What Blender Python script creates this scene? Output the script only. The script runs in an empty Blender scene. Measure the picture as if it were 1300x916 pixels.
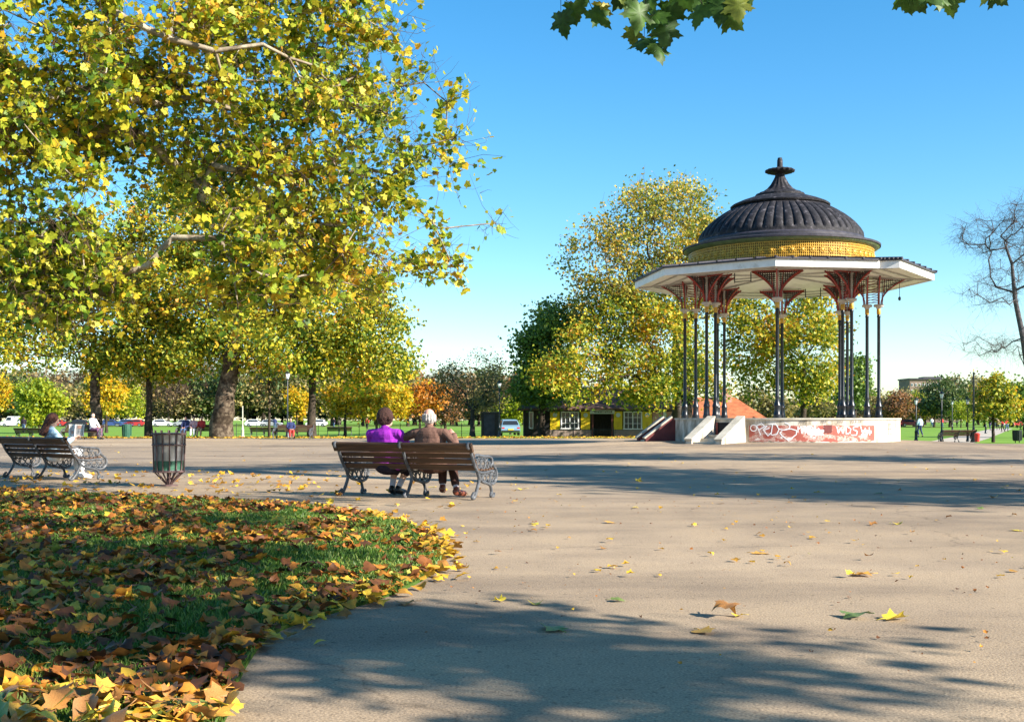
import bpy, math, random
import numpy as np
from math import sin, cos, pi, radians, atan2, sqrt
from mathutils import Vector, Matrix, Quaternion

F = 1480.0; HC = 1.1; HY = 532.0
scene = bpy.context.scene
COL = scene.collection
RNG = np.random.default_rng(7)
random.seed(7)
SUN = Vector((0.78, -0.415, 0.469)).normalized()
SHX, SHY = SUN.x / SUN.z, SUN.y / SUN.z     # ground offset towards the sun per metre of height

def P(px, py, Y):
    return Vector(((px - 650) * Y / F, Y, HC + (HY - py) * Y / F))
def G(px, py, z=0.0):
    Y = F * (HC - z) / (py - HY)
    return Vector(((px - 650) * Y / F, Y, z))
def sstep(t):
    t = max(0.0, min(1.0, t)); return t * t * (3 - 2 * t)

# ------------------------------------------------------------------ ground heights
BX, BY = 11.49, 50.0
def edge_y(x):
    return 67.8 + (52.5 - 67.8) * sstep((x - 6.5) / 10.0)
def pave_h(x, y):
    r = sqrt((x - BX) ** 2 + (y - BY) ** 2)
    return 0.2 * (1 - sstep((r - 5.0) / 6.0))
def field_h(x, y):
    e = edge_y(x)
    k = sstep((x - 6.5) / 10.0)
    d = y - e - (8 * (1 - k) + 1.5 * k)
    return -0.35 * sstep(d / 14.0)

# ------------------------------------------------------------------ materials
def mat(name, color=(.5, .5, .5), rough=.6, metal=0.0, spec=.5):
    m = bpy.data.materials.new(name); m.use_nodes = True
    b = m.node_tree.nodes['Principled BSDF']
    b.inputs['Base Color'].default_value = (*color, 1)
    b.inputs['Roughness'].default_value = rough
    b.inputs['Metallic'].default_value = metal
    b.inputs['Specular IOR Level'].default_value = spec
    return m
def ramp(nt, stops, interp='LINEAR'):
    r = nt.nodes.new('ShaderNodeValToRGB'); cr = r.color_ramp; cr.interpolation = interp
    while len(cr.elements) > 1: cr.elements.remove(cr.elements[-1])
    cr.elements[0].position = stops[0][0]; cr.elements[0].color = (*stops[0][1], 1)
    for p, c in stops[1:]:
        e = cr.elements.new(p); e.color = (*c, 1)
    return r
def noisy(name, stops, scale=5.0, detail=6, rough=.7, metal=0.0, bump=0.0, bscale=None, spec=.4, coord='Object', stretch=None):
    m = mat(name, stops[0][1], rough, metal, spec); nt = m.node_tree; L = nt.links
    b = nt.nodes['Principled BSDF']
    tc = nt.nodes.new('ShaderNodeTexCoord'); src = tc.outputs[coord]
    if stretch:
        mp = nt.nodes.new('ShaderNodeMapping'); mp.inputs['Scale'].default_value = stretch
        L.new(src, mp.inputs[0]); src = mp.outputs[0]
    n = nt.nodes.new('ShaderNodeTexNoise'); n.inputs['Scale'].default_value = scale; n.inputs['Detail'].default_value = detail
    n.inputs['Roughness'].default_value = .65
    L.new(src, n.inputs['Vector'])
    r = ramp(nt, stops); L.new(n.outputs['Fac'], r.inputs['Fac']); L.new(r.outputs['Color'], b.inputs['Base Color'])
    if bump:
        n2 = nt.nodes.new('ShaderNodeTexNoise'); n2.inputs['Scale'].default_value = bscale or scale * 4; n2.inputs['Detail'].default_value = 4
        L.new(src, n2.inputs['Vector'])
        bp = nt.nodes.new('ShaderNodeBump'); bp.inputs['Strength'].default_value = bump; bp.inputs['Distance'].default_value = .02
        L.new(n2.outputs['Fac'], bp.inputs['Height']); L.new(bp.outputs['Normal'], b.inputs['Normal'])
    return m
def leafmat(name, stops, trans=.4, nscale=.35, nmix=.45, rough=.5):
    m = mat(name, stops[0][1], rough, 0, .35); nt = m.node_tree; L = nt.links
    b = nt.nodes['Principled BSDF']; out = nt.nodes['Material Output']
    g = nt.nodes.new('ShaderNodeNewGeometry'); oi = nt.nodes.new('ShaderNodeObjectInfo')
    add = nt.nodes.new('ShaderNodeMath'); add.operation = 'ADD'
    L.new(g.outputs['Random Per Island'], add.inputs[0]); L.new(oi.outputs['Random'], add.inputs[1])
    fr = nt.nodes.new('ShaderNodeMath'); fr.operation = 'FRACT'; L.new(add.outputs[0], fr.inputs[0])
    n = nt.nodes.new('ShaderNodeTexNoise'); n.inputs['Scale'].default_value = nscale; n.inputs['Detail'].default_value = 2
    tc = nt.nodes.new('ShaderNodeTexCoord'); L.new(tc.outputs['Object'], n.inputs['Vector'])
    mr = nt.nodes.new('ShaderNodeMapRange'); mr.inputs[1].default_value = .3; mr.inputs[2].default_value = .7
    mr.inputs[3].default_value = -nmix; mr.inputs[4].default_value = nmix
    L.new(n.outputs['Fac'], mr.inputs[0])
    a2 = nt.nodes.new('ShaderNodeMath'); a2.operation = 'ADD'; a2.use_clamp = True
    L.new(fr.outputs[0], a2.inputs[0]); L.new(mr.outputs[0], a2.inputs[1])
    r = ramp(nt, stops); L.new(a2.outputs[0], r.inputs['Fac'])
    # blotches inside the leaf
    n3 = nt.nodes.new('ShaderNodeTexNoise'); n3.inputs['Scale'].default_value = 28; n3.inputs['Detail'].default_value = 3
    L.new(tc.outputs['Object'], n3.inputs['Vector'])
    hs = nt.nodes.new('ShaderNodeHueSaturation')
    mr2 = nt.nodes.new('ShaderNodeMapRange'); mr2.inputs[1].default_value = .3; mr2.inputs[2].default_value = .7
    mr2.inputs[3].default_value = .72; mr2.inputs[4].default_value = 1.2
    L.new(n3.outputs['Fac'], mr2.inputs[0]); L.new(mr2.outputs[0], hs.inputs['Value']); L.new(r.outputs['Color'], hs.inputs['Color'])
    L.new(hs.outputs['Color'], b.inputs['Base Color'])
    t = nt.nodes.new('ShaderNodeBsdfTranslucent'); L.new(hs.outputs['Color'], t.inputs['Color'])
    mx = nt.nodes.new('ShaderNodeMixShader'); mx.inputs[0].default_value = trans
    L.new(b.outputs[0], mx.inputs[1]); L.new(t.outputs[0], mx.inputs[2]); L.new(mx.outputs[0], out.inputs['Surface'])
    return m

YG = (.36, .37, .03); YE = (.66, .47, .02); GR = (.10, .20, .02); DG = (.035, .085, .012); OR = (.60, .22, .015); BR = (.20, .085, .03); LG = (.24, .34, .03)
M = {}
M['leaf_near'] = leafmat('plane leaves near', [(0, (.05, .11, .015)), (.18, (.15, .26, .02)), (.4, (.34, .42, .03)), (.6, (.52, .50, .035)), (.8, (.60, .52, .045)), (.95, (.68, .50, .03)), (1, (.62, .32, .02))], .45, .5, .2)
M['leaf_mid'] = leafmat('plane leaves mid', [(0, (.07, .14, .015)), (.2, (.14, .22, .02)), (.42, (.33, .36, .03)), (.65, (.52, .46, .035)), (.85, (.70, .52, .03)), (1, (.55, .24, .02))], .38, .25, .28)
M['leaf_airy'] = leafmat('airy crown leaves', [(0, (.10, .17, .03)), (.45, (.30, .33, .05)), (.7, (.60, .48, .07)), (1, (.62, .36, .05))], .38, .25, .28)
M['leaf_green'] = leafmat('dark green leaves', [(0, (.06, .12, .025)), (.5, (.13, .22, .035)), (1, (.26, .34, .05))], .3, .4, .2)
M['leaf_shade'] = leafmat('green overhanging leaves', [(0, (.03, .08, .015)), (.7, (.07, .15, .02)), (.9, (.16, .2, .03)), (1, (.45, .36, .03))], .35, .8, .1)
M['leaf_yellow'] = leafmat('yellow leaves', [(0, (.22, .25, .02)), (.4, (.55, .42, .02)), (.8, (.75, .46, .015)), (1, (.7, .3, .01))], .4, .5, .25)
M['leaf_orange'] = leafmat('orange leaves', [(0, (.3, .16, .03)), (.4, (.5, .2, .02)), (.8, (.6, .2, .015)), (1, (.65, .36, .03))], .38, .5, .25)
M['leaf_brown'] = leafmat('brown thin leaves', [(0, (.13, .11, .05)), (.5, (.28, .20, .08)), (1, (.42, .27, .10))], .3, .3, .3)
M['leaf_lime'] = leafmat('lime leaves', [(0, (.12, .2, .02)), (.5, (.34, .40, .02)), (1, (.5, .46, .03))], .4, .3, .25)
M['leaf_far'] = leafmat('far green leaves', [(0, (.05, .085, .03)), (.5, (.10, .15, .045)), (1, (.2, .23, .06))], .3, .08, .35)
M['leaf_copper'] = leafmat('copper leaves', [(0, (.10, .07, .04)), (.5, (.24, .12, .05)), (1, (.42, .18, .06))], .3, .1, .3)
M['leaf_olive'] = leafmat('olive leaves', [(0, (.12, .12, .045)), (.5, (.27, .23, .08)), (1, (.44, .33, .10))], .3, .08, .35)
M['litter'] = leafmat('fallen leaves', [(0, (.07, .028, .012)), (.35, (.20, .07, .02)), (.62, (.44, .15, .022)), (.84, (.58, .26, .03)), (.96, (.68, .44, .04)), (1, (.30, .30, .05))], .15, .9, .2, .6)
M['litter_y'] = leafmat('fallen yellow leaves', [(0, (.28, .12, .025)), (.4, (.56, .30, .03)), (1, (.72, .48, .04))], .15, .9, .2, .6)
M['fl_yellow'] = leafmat('yellow fallen leaf', [(0, (.66, .50, .05)), (1, (.78, .58, .06))], .15, .5, .1)
M['fl_orange'] = leafmat('orange fallen leaf', [(0, (.60, .30, .05)), (1, (.66, .36, .05))], .1, .5, .1)
M['fl_brown'] = leafmat('brown fallen leaf', [(0, (.32, .15, .05)), (1, (.42, .19, .05))], .1, .5, .1)
M['fl_green'] = leafmat('green fallen leaf', [(0, (.13, .19, .05)), (1, (.24, .28, .05))], .1, .5, .1)
M['blade'] = leafmat('grass blades', [(0, (.05, .11, .014)), (.55, (.10, .20, .022)), (1, (.26, .28, .06))], .3, .8, .2)
M['bark'] = noisy('flaking bark', [(.3, (.022, .015, .011)), (.48, (.06, .043, .03)), (.60, (.15, .115, .08)), (.75, (.05, .036, .026))], 3.2, 5, .9, bump=.9, bscale=9, spec=.1)
M['bark_limb'] = noisy('pale limb bark', [(.3, (.10, .08, .055)), (.5, (.26, .21, .15)), (.65, (.46, .40, .30)), (.8, (.2, .16, .1))], 4, 4, .85, bump=.5, spec=.1)
M['bark_dark'] = noisy('dark bark', [(.3, (.025, .02, .016)), (.7, (.08, .06, .045))], 6, 4, .9, bump=.6, spec=.1)
M['bark_bare'] = noisy('bare dark bark', [(.3, (.06, .055, .06)), (.7, (.14, .125, .13))], 6, 4, .9, spec=.1)
M['bark_grey'] = noisy('bare grey bark', [(.3, (.05, .042, .038)), (.7, (.13, .105, .09))], 6, 4, .9, spec=.1)

M['twig'] = noisy('brown twig bark', [(.3, (.05, .032, .024)), (.7, (.13, .085, .06))], 6, 3, .9, spec=.1)
# ------------------------------------------------------------------ mesh building
def link_mesh(me, name, m, parent=None):
    o = bpy.data.objects.new(name, me); COL.objects.link(o)
    if m is not None and not me.materials: me.materials.append(m)
    if parent is not None: o.parent = parent
    return o
class MB:
    def __init__(s): s.v = []; s.f = []
    def add(s, vs, fs):
        b = len(s.v); s.v.extend([tuple(v) for v in vs]); s.f.extend([tuple(i + b for i in f) for f in fs]); return s
    def box(s, c, size, rz=0.0, mtx=None):
        hx, hy, hz = size[0] / 2, size[1] / 2, size[2] / 2
        vs = [Vector((x, y, z)) for x in (-hx, hx) for y in (-hy, hy) for z in (-hz, hz)]
        R = mtx if mtx is not None else Matrix.Rotation(rz, 3, 'Z')
        c = Vector(c); vs = [R @ v + c for v in vs]
        return s.add(vs, [(0, 1, 3, 2), (4, 6, 7, 5), (0, 4, 5, 1), (2, 3, 7, 6), (0, 2, 6, 4), (1, 5, 7, 3)])
    def bar(s, a, b, w, h, up=(0, 0, 1)):
        a = Vector(a); b = Vector(b); d = b - a; l = d.length; d.normalize(); up = Vector(up)
        x = d.cross(up)
        if x.length < 1e-4: x = d.cross(Vector((1, 0, 0)))
        x.normalize(); u = x.cross(d)
        R = Matrix((x, d, u)).transposed()
        return s.box((a + b) / 2, (w, l, h), mtx=R)
    def tube(s, pts, rad, n=8, cap=True):
        pts = [Vector(p) for p in pts]
        if not hasattr(rad, '__len__'): rad = [rad] * len(pts)
        vs = []; N = None
        for i, p in enumerate(pts):
            t = (pts[min(i + 1, len(pts) - 1)] - pts[max(i - 1, 0)])
            if t.length < 1e-9: t = Vector((0, 0, 1))
            t.normalize()
            if N is None:
                N = t.orthogonal().normalized()
            else:
                N = (N - t * N.dot(t))
                N = N.normalized() if N.length > 1e-6 else t.orthogonal().normalized()
            Bn = t.cross(N)
            for k in range(n):
                a = 2 * pi * k / n
                vs.append(p + (N * cos(a) + Bn * sin(a)) * rad[i])
        fs = []
        for i in range(len(pts) - 1):
            for k in range(n):
                a = i * n + k; b = i * n + (k + 1) % n
                fs.append((a, b, b + n, a + n))
        if cap:
            fs.append(tuple(range(n))[::-1]); fs.append(tuple((len(pts) - 1) * n + k for k in range(n)))
        return s.add(vs, fs)
    def lathe(s, prof, n=24, c=(0, 0, 0), fn=None, a0=0.0, a1=2 * pi):
        full = abs(a1 - a0 - 2 * pi) < 1e-6; m = n if full else n + 1
        vs = []
        for r, z in prof:
            for k in range(m):
                a = a0 + (a1 - a0) * k / n
                rr = fn(r, z, a) if fn else r
                vs.append((c[0] + rr * cos(a), c[1] + rr * sin(a), c[2] + z))
        fs = []
        for i in range(len(prof) - 1):
            for k in range(n):
                a = i * m + k; b = i * m + (k + 1) % m
                fs.append((a, b, b + m, a + m))
        return s.add(vs, fs)
    def ell(s, c, r, n=14, m=9, mtx=None):
        vs = []; c = Vector(c)
        for i in range(m + 1):
            t = pi * i / m
            for k in range(n):
                a = 2 * pi * k / n
                v = Vector((r[0] * sin(t) * cos(a), r[1] * sin(t) * sin(a), -r[2] * cos(t)))
                if mtx is not None: v = mtx @ v
                vs.append(c + v)
        fs = []
        for i in range(m):
            for k in range(n):
                a = i * n + k; b = i * n + (k + 1) % n
                fs.append((a, b, b + n, a + n))
        return s.add(vs, fs)
    def caps(s, a, b, ra, rb, n=12):
        a = Vector(a); b = Vector(b); d = (b - a).normalized() if (b - a).length > 1e-6 else Vector((0, 0, 1))
        pts = []; rs = []
        for t in (88, 65, 40, 15): pts.append(a - d * ra * sin(radians(t))); rs.append(ra * cos(radians(t)))
        for t in (0, .33, .66, 1): pts.append(a.lerp(b, t)); rs.append(ra + (rb - ra) * t)
        for t in (15, 40, 65, 88): pts.append(b + d * rb * sin(radians(t))); rs.append(rb * cos(radians(t)))
        return s.tube(pts, rs, n)
    def prism(s, poly, z0, z1):
        n = len(poly)
        vs = [(x, y, z0) for x, y in poly] + [(x, y, z1) for x, y in poly]
        fs = [tuple(range(n))[::-1], tuple(range(n, 2 * n))] + [(i, (i + 1) % n, (i + 1) % n + n, i + n) for i in range(n)]
        return s.add(vs, fs)
    def xform(s, mtx):
        s.v = [tuple(mtx @ Vector(v)) for v in s.v]; return s
    def mesh(s, name, smooth=True, ang=38):
        me = bpy.data.meshes.new(name); me.from_pydata(s.v, [], s.f); me.update()
        if smooth:
            me.polygons.foreach_set('use_smooth', [True] * len(me.polygons)); me.set_sharp_from_angle(angle=radians(ang))
        return me
    def build(s, name, m, parent=None, smooth=True, ang=38):
        return link_mesh(s.mesh(name, smooth, ang), name, m, parent)
def np_mesh(name, V, Fc, m, parent=None, smooth=False):
    V = np.ascontiguousarray(V, dtype=np.float32); Fc = np.ascontiguousarray(Fc, dtype=np.int32)
    k = Fc.shape[1]; me = bpy.data.meshes.new(name)
    me.vertices.add(len(V)); me.vertices.foreach_set('co', V.ravel())
    me.loops.add(Fc.size); me.loops.foreach_set('vertex_index', Fc.ravel())
    me.polygons.add(len(Fc)); me.polygons.foreach_set('loop_start', np.arange(0, Fc.size, k, dtype=np.int32))
    if smooth: me.polygons.foreach_set('use_smooth', np.ones(len(Fc), dtype=bool))
    me.update(calc_edges=True)
    return link_mesh(me, name, m, parent)
def empty(name, loc=(0, 0, 0), rz=0.0):
    o = bpy.data.objects.new(name, None); COL.objects.link(o); o.location = loc; o.rotation_euler = (0, 0, rz)
    o.empty_display_size = .2; return o
def tag(o, label=None, cat=None, group=None, kind=None):
    if label: o['label'] = label
    if cat: o['category'] = cat
    if group: o['group'] = group
    if kind: o['kind'] = kind
    return o
def copy_tree(o, parent=None):
    c = o.copy(); COL.objects.link(c); c.parent = parent
    for ch in list(o.children): copy_tree(ch, c)
    return c

# ------------------------------------------------------------------ leaves
def tri_fan(out, c):
    V = np.array(list(out) + [c], float); n = len(out)
    return V, np.array([(i, (i + 1) % n, n) for i in range(n)])
def plane_leaf(curl=.3, seed=0):
    half = [(.16, -.06), (.48, .0), (.42, .22), (.60, .48), (.42, .52), (.31, .58), (.20, .80)]
    out = [(0, 0)] + half + [(0, 1.0)] + [(-x, y) for x, y in half[::-1]]
    r = np.random.default_rng(seed); a = r.uniform(-1, 1, 4)
    def z(x, y): return curl * (.9 * x * x * (1 + .6 * a[0]) - .35 * abs(x) + .45 * a[1] * (y - .4) ** 2 + .25 * a[2] * x * (y - .3)) + .04 * curl * a[3] * sin(9 * x + 7 * y)
    o3 = [(x, y, z(x, y)) for x, y in out]
    return tri_fan(o3, (0, .36, z(0, .36) + .02))
def small_leaf():
    V = np.array([(0, 0, 0), (.42, .35, .08), (.2, .6, .04), (0, 1, -.05), (-.2, .6, .04), (-.42, .35, .08)], float)
    return V, np.array([(0, 1, 2), (0, 2, 3), (0, 3, 4), (0, 4, 5)])
def kite_leaf():
    V = np.array([(0, 0, 0), (.45, .5, .12), (0, 1, 0), (-.45, .5, .12)], float)
    return V, np.array([(0, 1, 2), (0, 2, 3)])
def scatter(pos, size, template, rng, up=.5, droop=.5, flat=0.0, Nrm=None, Tip=None):
    """arrays of leaves: pos (n,3), size (n,)"""
    n = len(pos); V, Fc = template
    if Nrm is None:
        Nrm = rng.normal(size=(n, 3)); Nrm /= np.linalg.norm(Nrm, axis=1)[:, None]
        Nrm[:, 2] += up; 
        if flat: Nrm[:, :2] *= (1 - flat); Nrm[:, 2] = abs(Nrm[:, 2]) + flat
    Nrm = Nrm / np.linalg.norm(Nrm, axis=1)[:, None]
    if Tip is None:
        Tip = rng.normal(size=(n, 3)); Tip[:, 2] -= droop
    Tip = Tip - Nrm * (Tip * Nrm).sum(1)[:, None]; Tip /= np.linalg.norm(Tip, axis=1)[:, None] + 1e-9
    X = np.cross(Tip, Nrm)
    sz = size[:, None, None]
    W = V[None, :, 0:1] * X[:, None, :] + V[None, :, 1:2] * Tip[:, None, :] + V[None, :, 2:3] * Nrm[:, None, :]
    W = pos[:, None, :] + W * sz
    FF = Fc[None] + (np.arange(n) * len(V))[:, None, None]
    return W.reshape(-1, 3), FF.reshape(-1, 3)
def lobed_leaf():
    half = [(.10, -.10), (.22, -.04), (.40, -.10), (.42, .0), (.56, .06), (.40, .16), (.36, .22), (.52, .30), (.52, .38), (.70, .50), (.54, .52), (.50, .60), (.38, .54), (.26, .56), (.30, .68), (.22, .74), (.20, .86), (.10, .88)]
    out = [(0, 0)] + half + [(0, 1.08)] + [(-x, y) for x, y in half[::-1]]
    z = lambda x, y: .10 * x * x - .22 * abs(x) * (1 - .3 * y) - .18 * (y - .3) ** 2 + .02 * sin(11 * x + 5 * y)
    n = len(out); V = [(x, y, z(x, y)) for x, y in out] + [(x * .5, .3 + (y - .3) * .55, z(x * .5, .3 + (y - .3) * .55) + .015) for x, y in out] + [(0, .34, .03)]; Fc = []
    for i in range(n):
        j = (i + 1) % n; Fc += [(i, j, n + j), (i, n + j, n + i), (n + i, n + j, 2 * n)]
    return np.array(V, float), np.array(Fc)
T_LOBED = lobed_leaf()
T_PLANE = plane_leaf(.5, 1); T_SMALL = small_leaf(); T_KITE = kite_leaf()

# ------------------------------------------------------------------ trees
def in_blobs(blobs, n, rng, shell=.5):
    w = np.array([b[6] if len(b) > 6 else b[3] * b[4] * b[5] for b in blobs], float); w /= w.sum()
    idx = rng.choice(len(blobs), n, p=w); B = np.array([b[:6] for b in blobs], float)[idx]
    d = rng.normal(size=(n, 3)); d /= np.linalg.norm(d, axis=1)[:, None]
    r = rng.uniform(0, 1, n) ** (1 / 3 * (1 - shell) + .12 * shell)
    return B[:, :3] + d * r[:, None] * B[:, 3:6]
def grow(trunk, clumps, fork, rng, seg, jit, wander=.4):
    pos = [np.array(p, float) for p in trunk]; par = list(range(-1, len(trunk) - 1)); pl = [0.0] * len(pos)
    for i in range(fork + 1, len(pos)): pl[i] = pl[i - 1] + np.linalg.norm(pos[i] - pos[i - 1])
    cap = len(pos) + len(clumps) * 12
    A = np.zeros((cap, 3)); PL = np.full(cap, 1e9); n0 = len(pos)
    A[:n0] = pos; PL[fork:n0] = pl[fork:]
    N = n0; parent = par + [0] * (cap - n0); ends = []
    order = np.argsort(np.linalg.norm(clumps - pos[min(fork + 1, n0 - 1)], axis=1))
    for ci in order:
        c = clumps[ci]
        dist = np.linalg.norm(A[:N] - c, axis=1)
        j = int(np.argmin(dist + wander * PL[:N])); d = dist[j]
        if parent[j] >= 0:
            pd = A[j] - A[parent[j]]; pd /= np.linalg.norm(pd) + 1e-9
        else: pd = np.array([0, 0, 1.])
        k = int(max(1, min(9, round(d / seg))))
        p1 = A[j] + pd * d * .35 + np.array([0, 0, .08 * d])
        prev = j
        for q in range(1, k + 1):
            t = q / k
            if N >= cap: break
            p = (1 - t) ** 2 * A[j] + 2 * t * (1 - t) * p1 + t * t * c
            if q < k: p = p + rng.normal(size=3) * jit * min(1, d)
            A[N] = p; parent[N] = prev; PL[N] = PL[prev] + np.linalg.norm(p - A[prev]); prev = N; N += 1
        ends.append(prev)
    return A[:N], parent[:N], ends, n0
def wood(mb_list, A, parent, n0, fork, r_tip, trunk_r, base_r):
    N = len(A); cnt = np.zeros(N); child = np.zeros(N, int)
    for i in range(1, N): child[parent[i]] += 1
    for i in range(N - 1, n0 - 1, -1):
        if child[i] == 0: cnt[i] += 1
        cnt[parent[i]] += cnt[i]
    for i in range(n0 - 1, 0, -1):
        cnt[i] = max(cnt[i], 1); cnt[parent[i]] += cnt[i]
    tot = max(cnt[fork], 2); e = math.log(tot) / math.log(trunk_r / r_tip)
    R = r_tip * np.maximum(cnt, 1) ** (1 / e)
    zf = A[fork][2]; z0 = A[0][2]
    for i in range(0, fork + 1):
        t = (A[i][2] - z0) / max(zf - z0, 1e-6)
        R[i] = trunk_r + (base_r - trunk_r) * (1 - t) ** 2.2
    return R
def tube_edges(A, parent, R, n0, rng, minsides=4):
    Vs = []; Fs = []; base = 0
    for i in range(1, len(A)):
        p = parent[i]; r1 = R[i]; r0 = min(R[p], R[i] * 1.35) if i >= n0 else R[p]
        d = A[i] - A[p]; l = np.linalg.norm(d)
        if l < 1e-6: continue
        d /= l; u = np.cross(d, [0, 0, 1.]) if abs(d[2]) < .9 else np.cross(d, [1., 0, 0]); u /= np.linalg.norm(u); w = np.cross(d, u)
        n = 10 if r0 > .15 else (7 if r0 > .05 else minsides)
        a = np.arange(n) * 2 * pi / n
        ring = np.cos(a)[:, None] * u + np.sin(a)[:, None] * w
        q0 = A[p] - d * r0 * .15; q1 = A[i] + d * r1 * .1
        V = np.vstack([q0 + ring * r0, q1 + ring * r1])
        if i < n0: V += rng.normal(size=V.shape) * r0 * .03
        Fq = np.array([(k, (k + 1) % n, (k + 1) % n + n, k + n) for k in range(n)])
        Vs.append(V); Fs.append(Fq + base); base += 2 * n
    return np.vstack(Vs), np.vstack(Fs)
def twig_lines(starts, ends_, r, rng):
    n = len(starts); d = ends_ - starts; l = np.linalg.norm(d, axis=1)[:, None] + 1e-9; d /= l
    u = np.cross(d, rng.normal(size=(n, 3))); u /= np.linalg.norm(u, axis=1)[:, None] + 1e-9; w = np.cross(d, u)
    V = []
    mid = (starts + ends_) / 2 + rng.normal(size=(n, 3)) * l * .08
    for pts, rr in ((starts, r), (mid, r * .75), (ends_, r * .4)):
        for a in (0, 2 * pi / 3, 4 * pi / 3): V.append(pts + (cos(a) * u + sin(a) * w) * rr)
    V = np.stack(V, 1).reshape(-1, 3)
    f = np.array([(k, (k + 1) % 3, (k + 1) % 3 + 3, k + 3) for k in range(3)] + [(k + 3, (k + 1) % 3 + 3, (k + 1) % 3 + 6, k + 6) for k in range(3)])
    return V, (f[None] + (np.arange(n) * 9)[:, None, None]).reshape(-1, 4)
def tree(name, label, base, height_fork, trunk_r, base_r, blobs, ncl, nleaf, lsize, lmat, bark, seed, tmpl=None,
         sigma=.5, lean=(0, 0), group=None, shell=.5, seg=1.2, jit=.12, r_tip=.012, twigs=0, twig_r=.004, top=None,
         clumps=None, cat='tree', extra=None, up=.5, droop=.5, flat_s=.75, tx=(0,0), dens=None, twig_len=None, wander=.4, ntr=6):
    rng = np.random.default_rng(seed)
    base = np.array(base, float)
    root = empty(name, tuple(base)); tag(root, label, cat, group)
    top = np.array(top, float) if top is not None else base + np.array([lean[0] * 1.8, lean[1] * 1.8, height_fork * 1.8])
    fk = base + np.array([lean[0], lean[1], height_fork])
    tr = []
    for i in range(ntr + 1):
        t = i / ntr; q = base * (1 - t) + fk * t + np.array([rng.normal(), rng.normal(), 0]) * trunk_r * .18 * (0 < i < ntr)
        tr.append(q)
    fork = len(tr) - 1
    for i in range(1, 4): tr.append(fk + (top - fk) * i / 3 + rng.normal(size=3) * trunk_r * .3)
    cl = in_blobs(blobs, ncl, rng, shell) if clumps is None else np.array(clumps, float)
    A, par, ends, n0 = grow(tr, cl, fork, rng, seg, jit, wander)
    R = wood(None, A, par, n0, fork, r_tip, trunk_r, base_r)
    A0 = A - base
    Vw, Fw = tube_edges(A0, par, R, n0, rng)
    cl0 = cl - base; NF0 = len(Fw)
    if twigs:
        s = np.repeat(cl0, twigs, axis=0); tl = twig_len or sigma * 1.5
        e = s + rng.normal(size=s.shape) * tl * np.array([1, 1, .9]) + np.array([0, 0, .0])
        V2, F2 = twig_lines(s, e, twig_r, rng); Fw = np.vstack([Fw, F2 + len(Vw)]); Vw = np.vstack([Vw, V2])
        if twigs > 4:   # a second order of twigs
            s2 = np.repeat(s * .4 + e * .6, 2, axis=0); e2 = s2 + rng.normal(size=s2.shape) * tl * .5
            V2, F2 = twig_lines(s2, e2, twig_r * .7, rng); Fw = np.vstack([Fw, F2 + len(Vw)]); Vw = np.vstack([Vw, V2])
    w = np_mesh('trunk', Vw, Fw, bark, root, smooth=True)
    if twigs and NF0 < len(Fw):
        w.data.materials.append(M['twig']); mi = np.zeros(len(Fw), dtype=np.int32); mi[NF0:] = 1; w.data.polygons.foreach_set('material_index', mi)
    if nleaf or extra is not None:
        Vs = []; Fs = []; b = 0
        if nleaf:
            wgt = rng.gamma(2.5, 1, len(cl0)); wgt /= wgt.sum()
            idx = rng.choice(len(cl0), nleaf, p=wgt)
            pos = cl0[idx] + rng.normal(size=(nleaf, 3)) * sigma * np.array([1, 1, flat_s])
            if twigs >= 6:
                q = idx * twigs + rng.integers(0, twigs, nleaf); tt = rng.uniform(.25, 1.05, nleaf)[:, None]
                pos = s[q] * (1 - tt) + e[q] * tt + rng.normal(size=(nleaf, 3)) * .055
            sz = lsize * rng.uniform(.55, 1.4, nleaf)
            V, Fc = scatter(pos, sz, tmpl or T_KITE, rng, up, droop); Vs.append(V); Fs.append(Fc); b += len(V)
        if extra is not None:
            V, Fc = extra; Vs.append(V - base); Fs.append(Fc + b)
        np_mesh('crown', np.vstack(Vs), np.vstack(Fs), lmat, root)
    return root
def pb(px, py, Y, rx, ry, rd=None, w=None):
    """a crown blob from where it shows: centre px,py at distance Y, radii in px"""
    c = P(px, py, Y); s = Y / F
    t = (c.x, c.y, c.z, rx * s, (rd if rd is not None else (rx + ry) / 2 * s), ry * s)
    return t + (w if w is not None else rx * ry * 1.0,)

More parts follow.
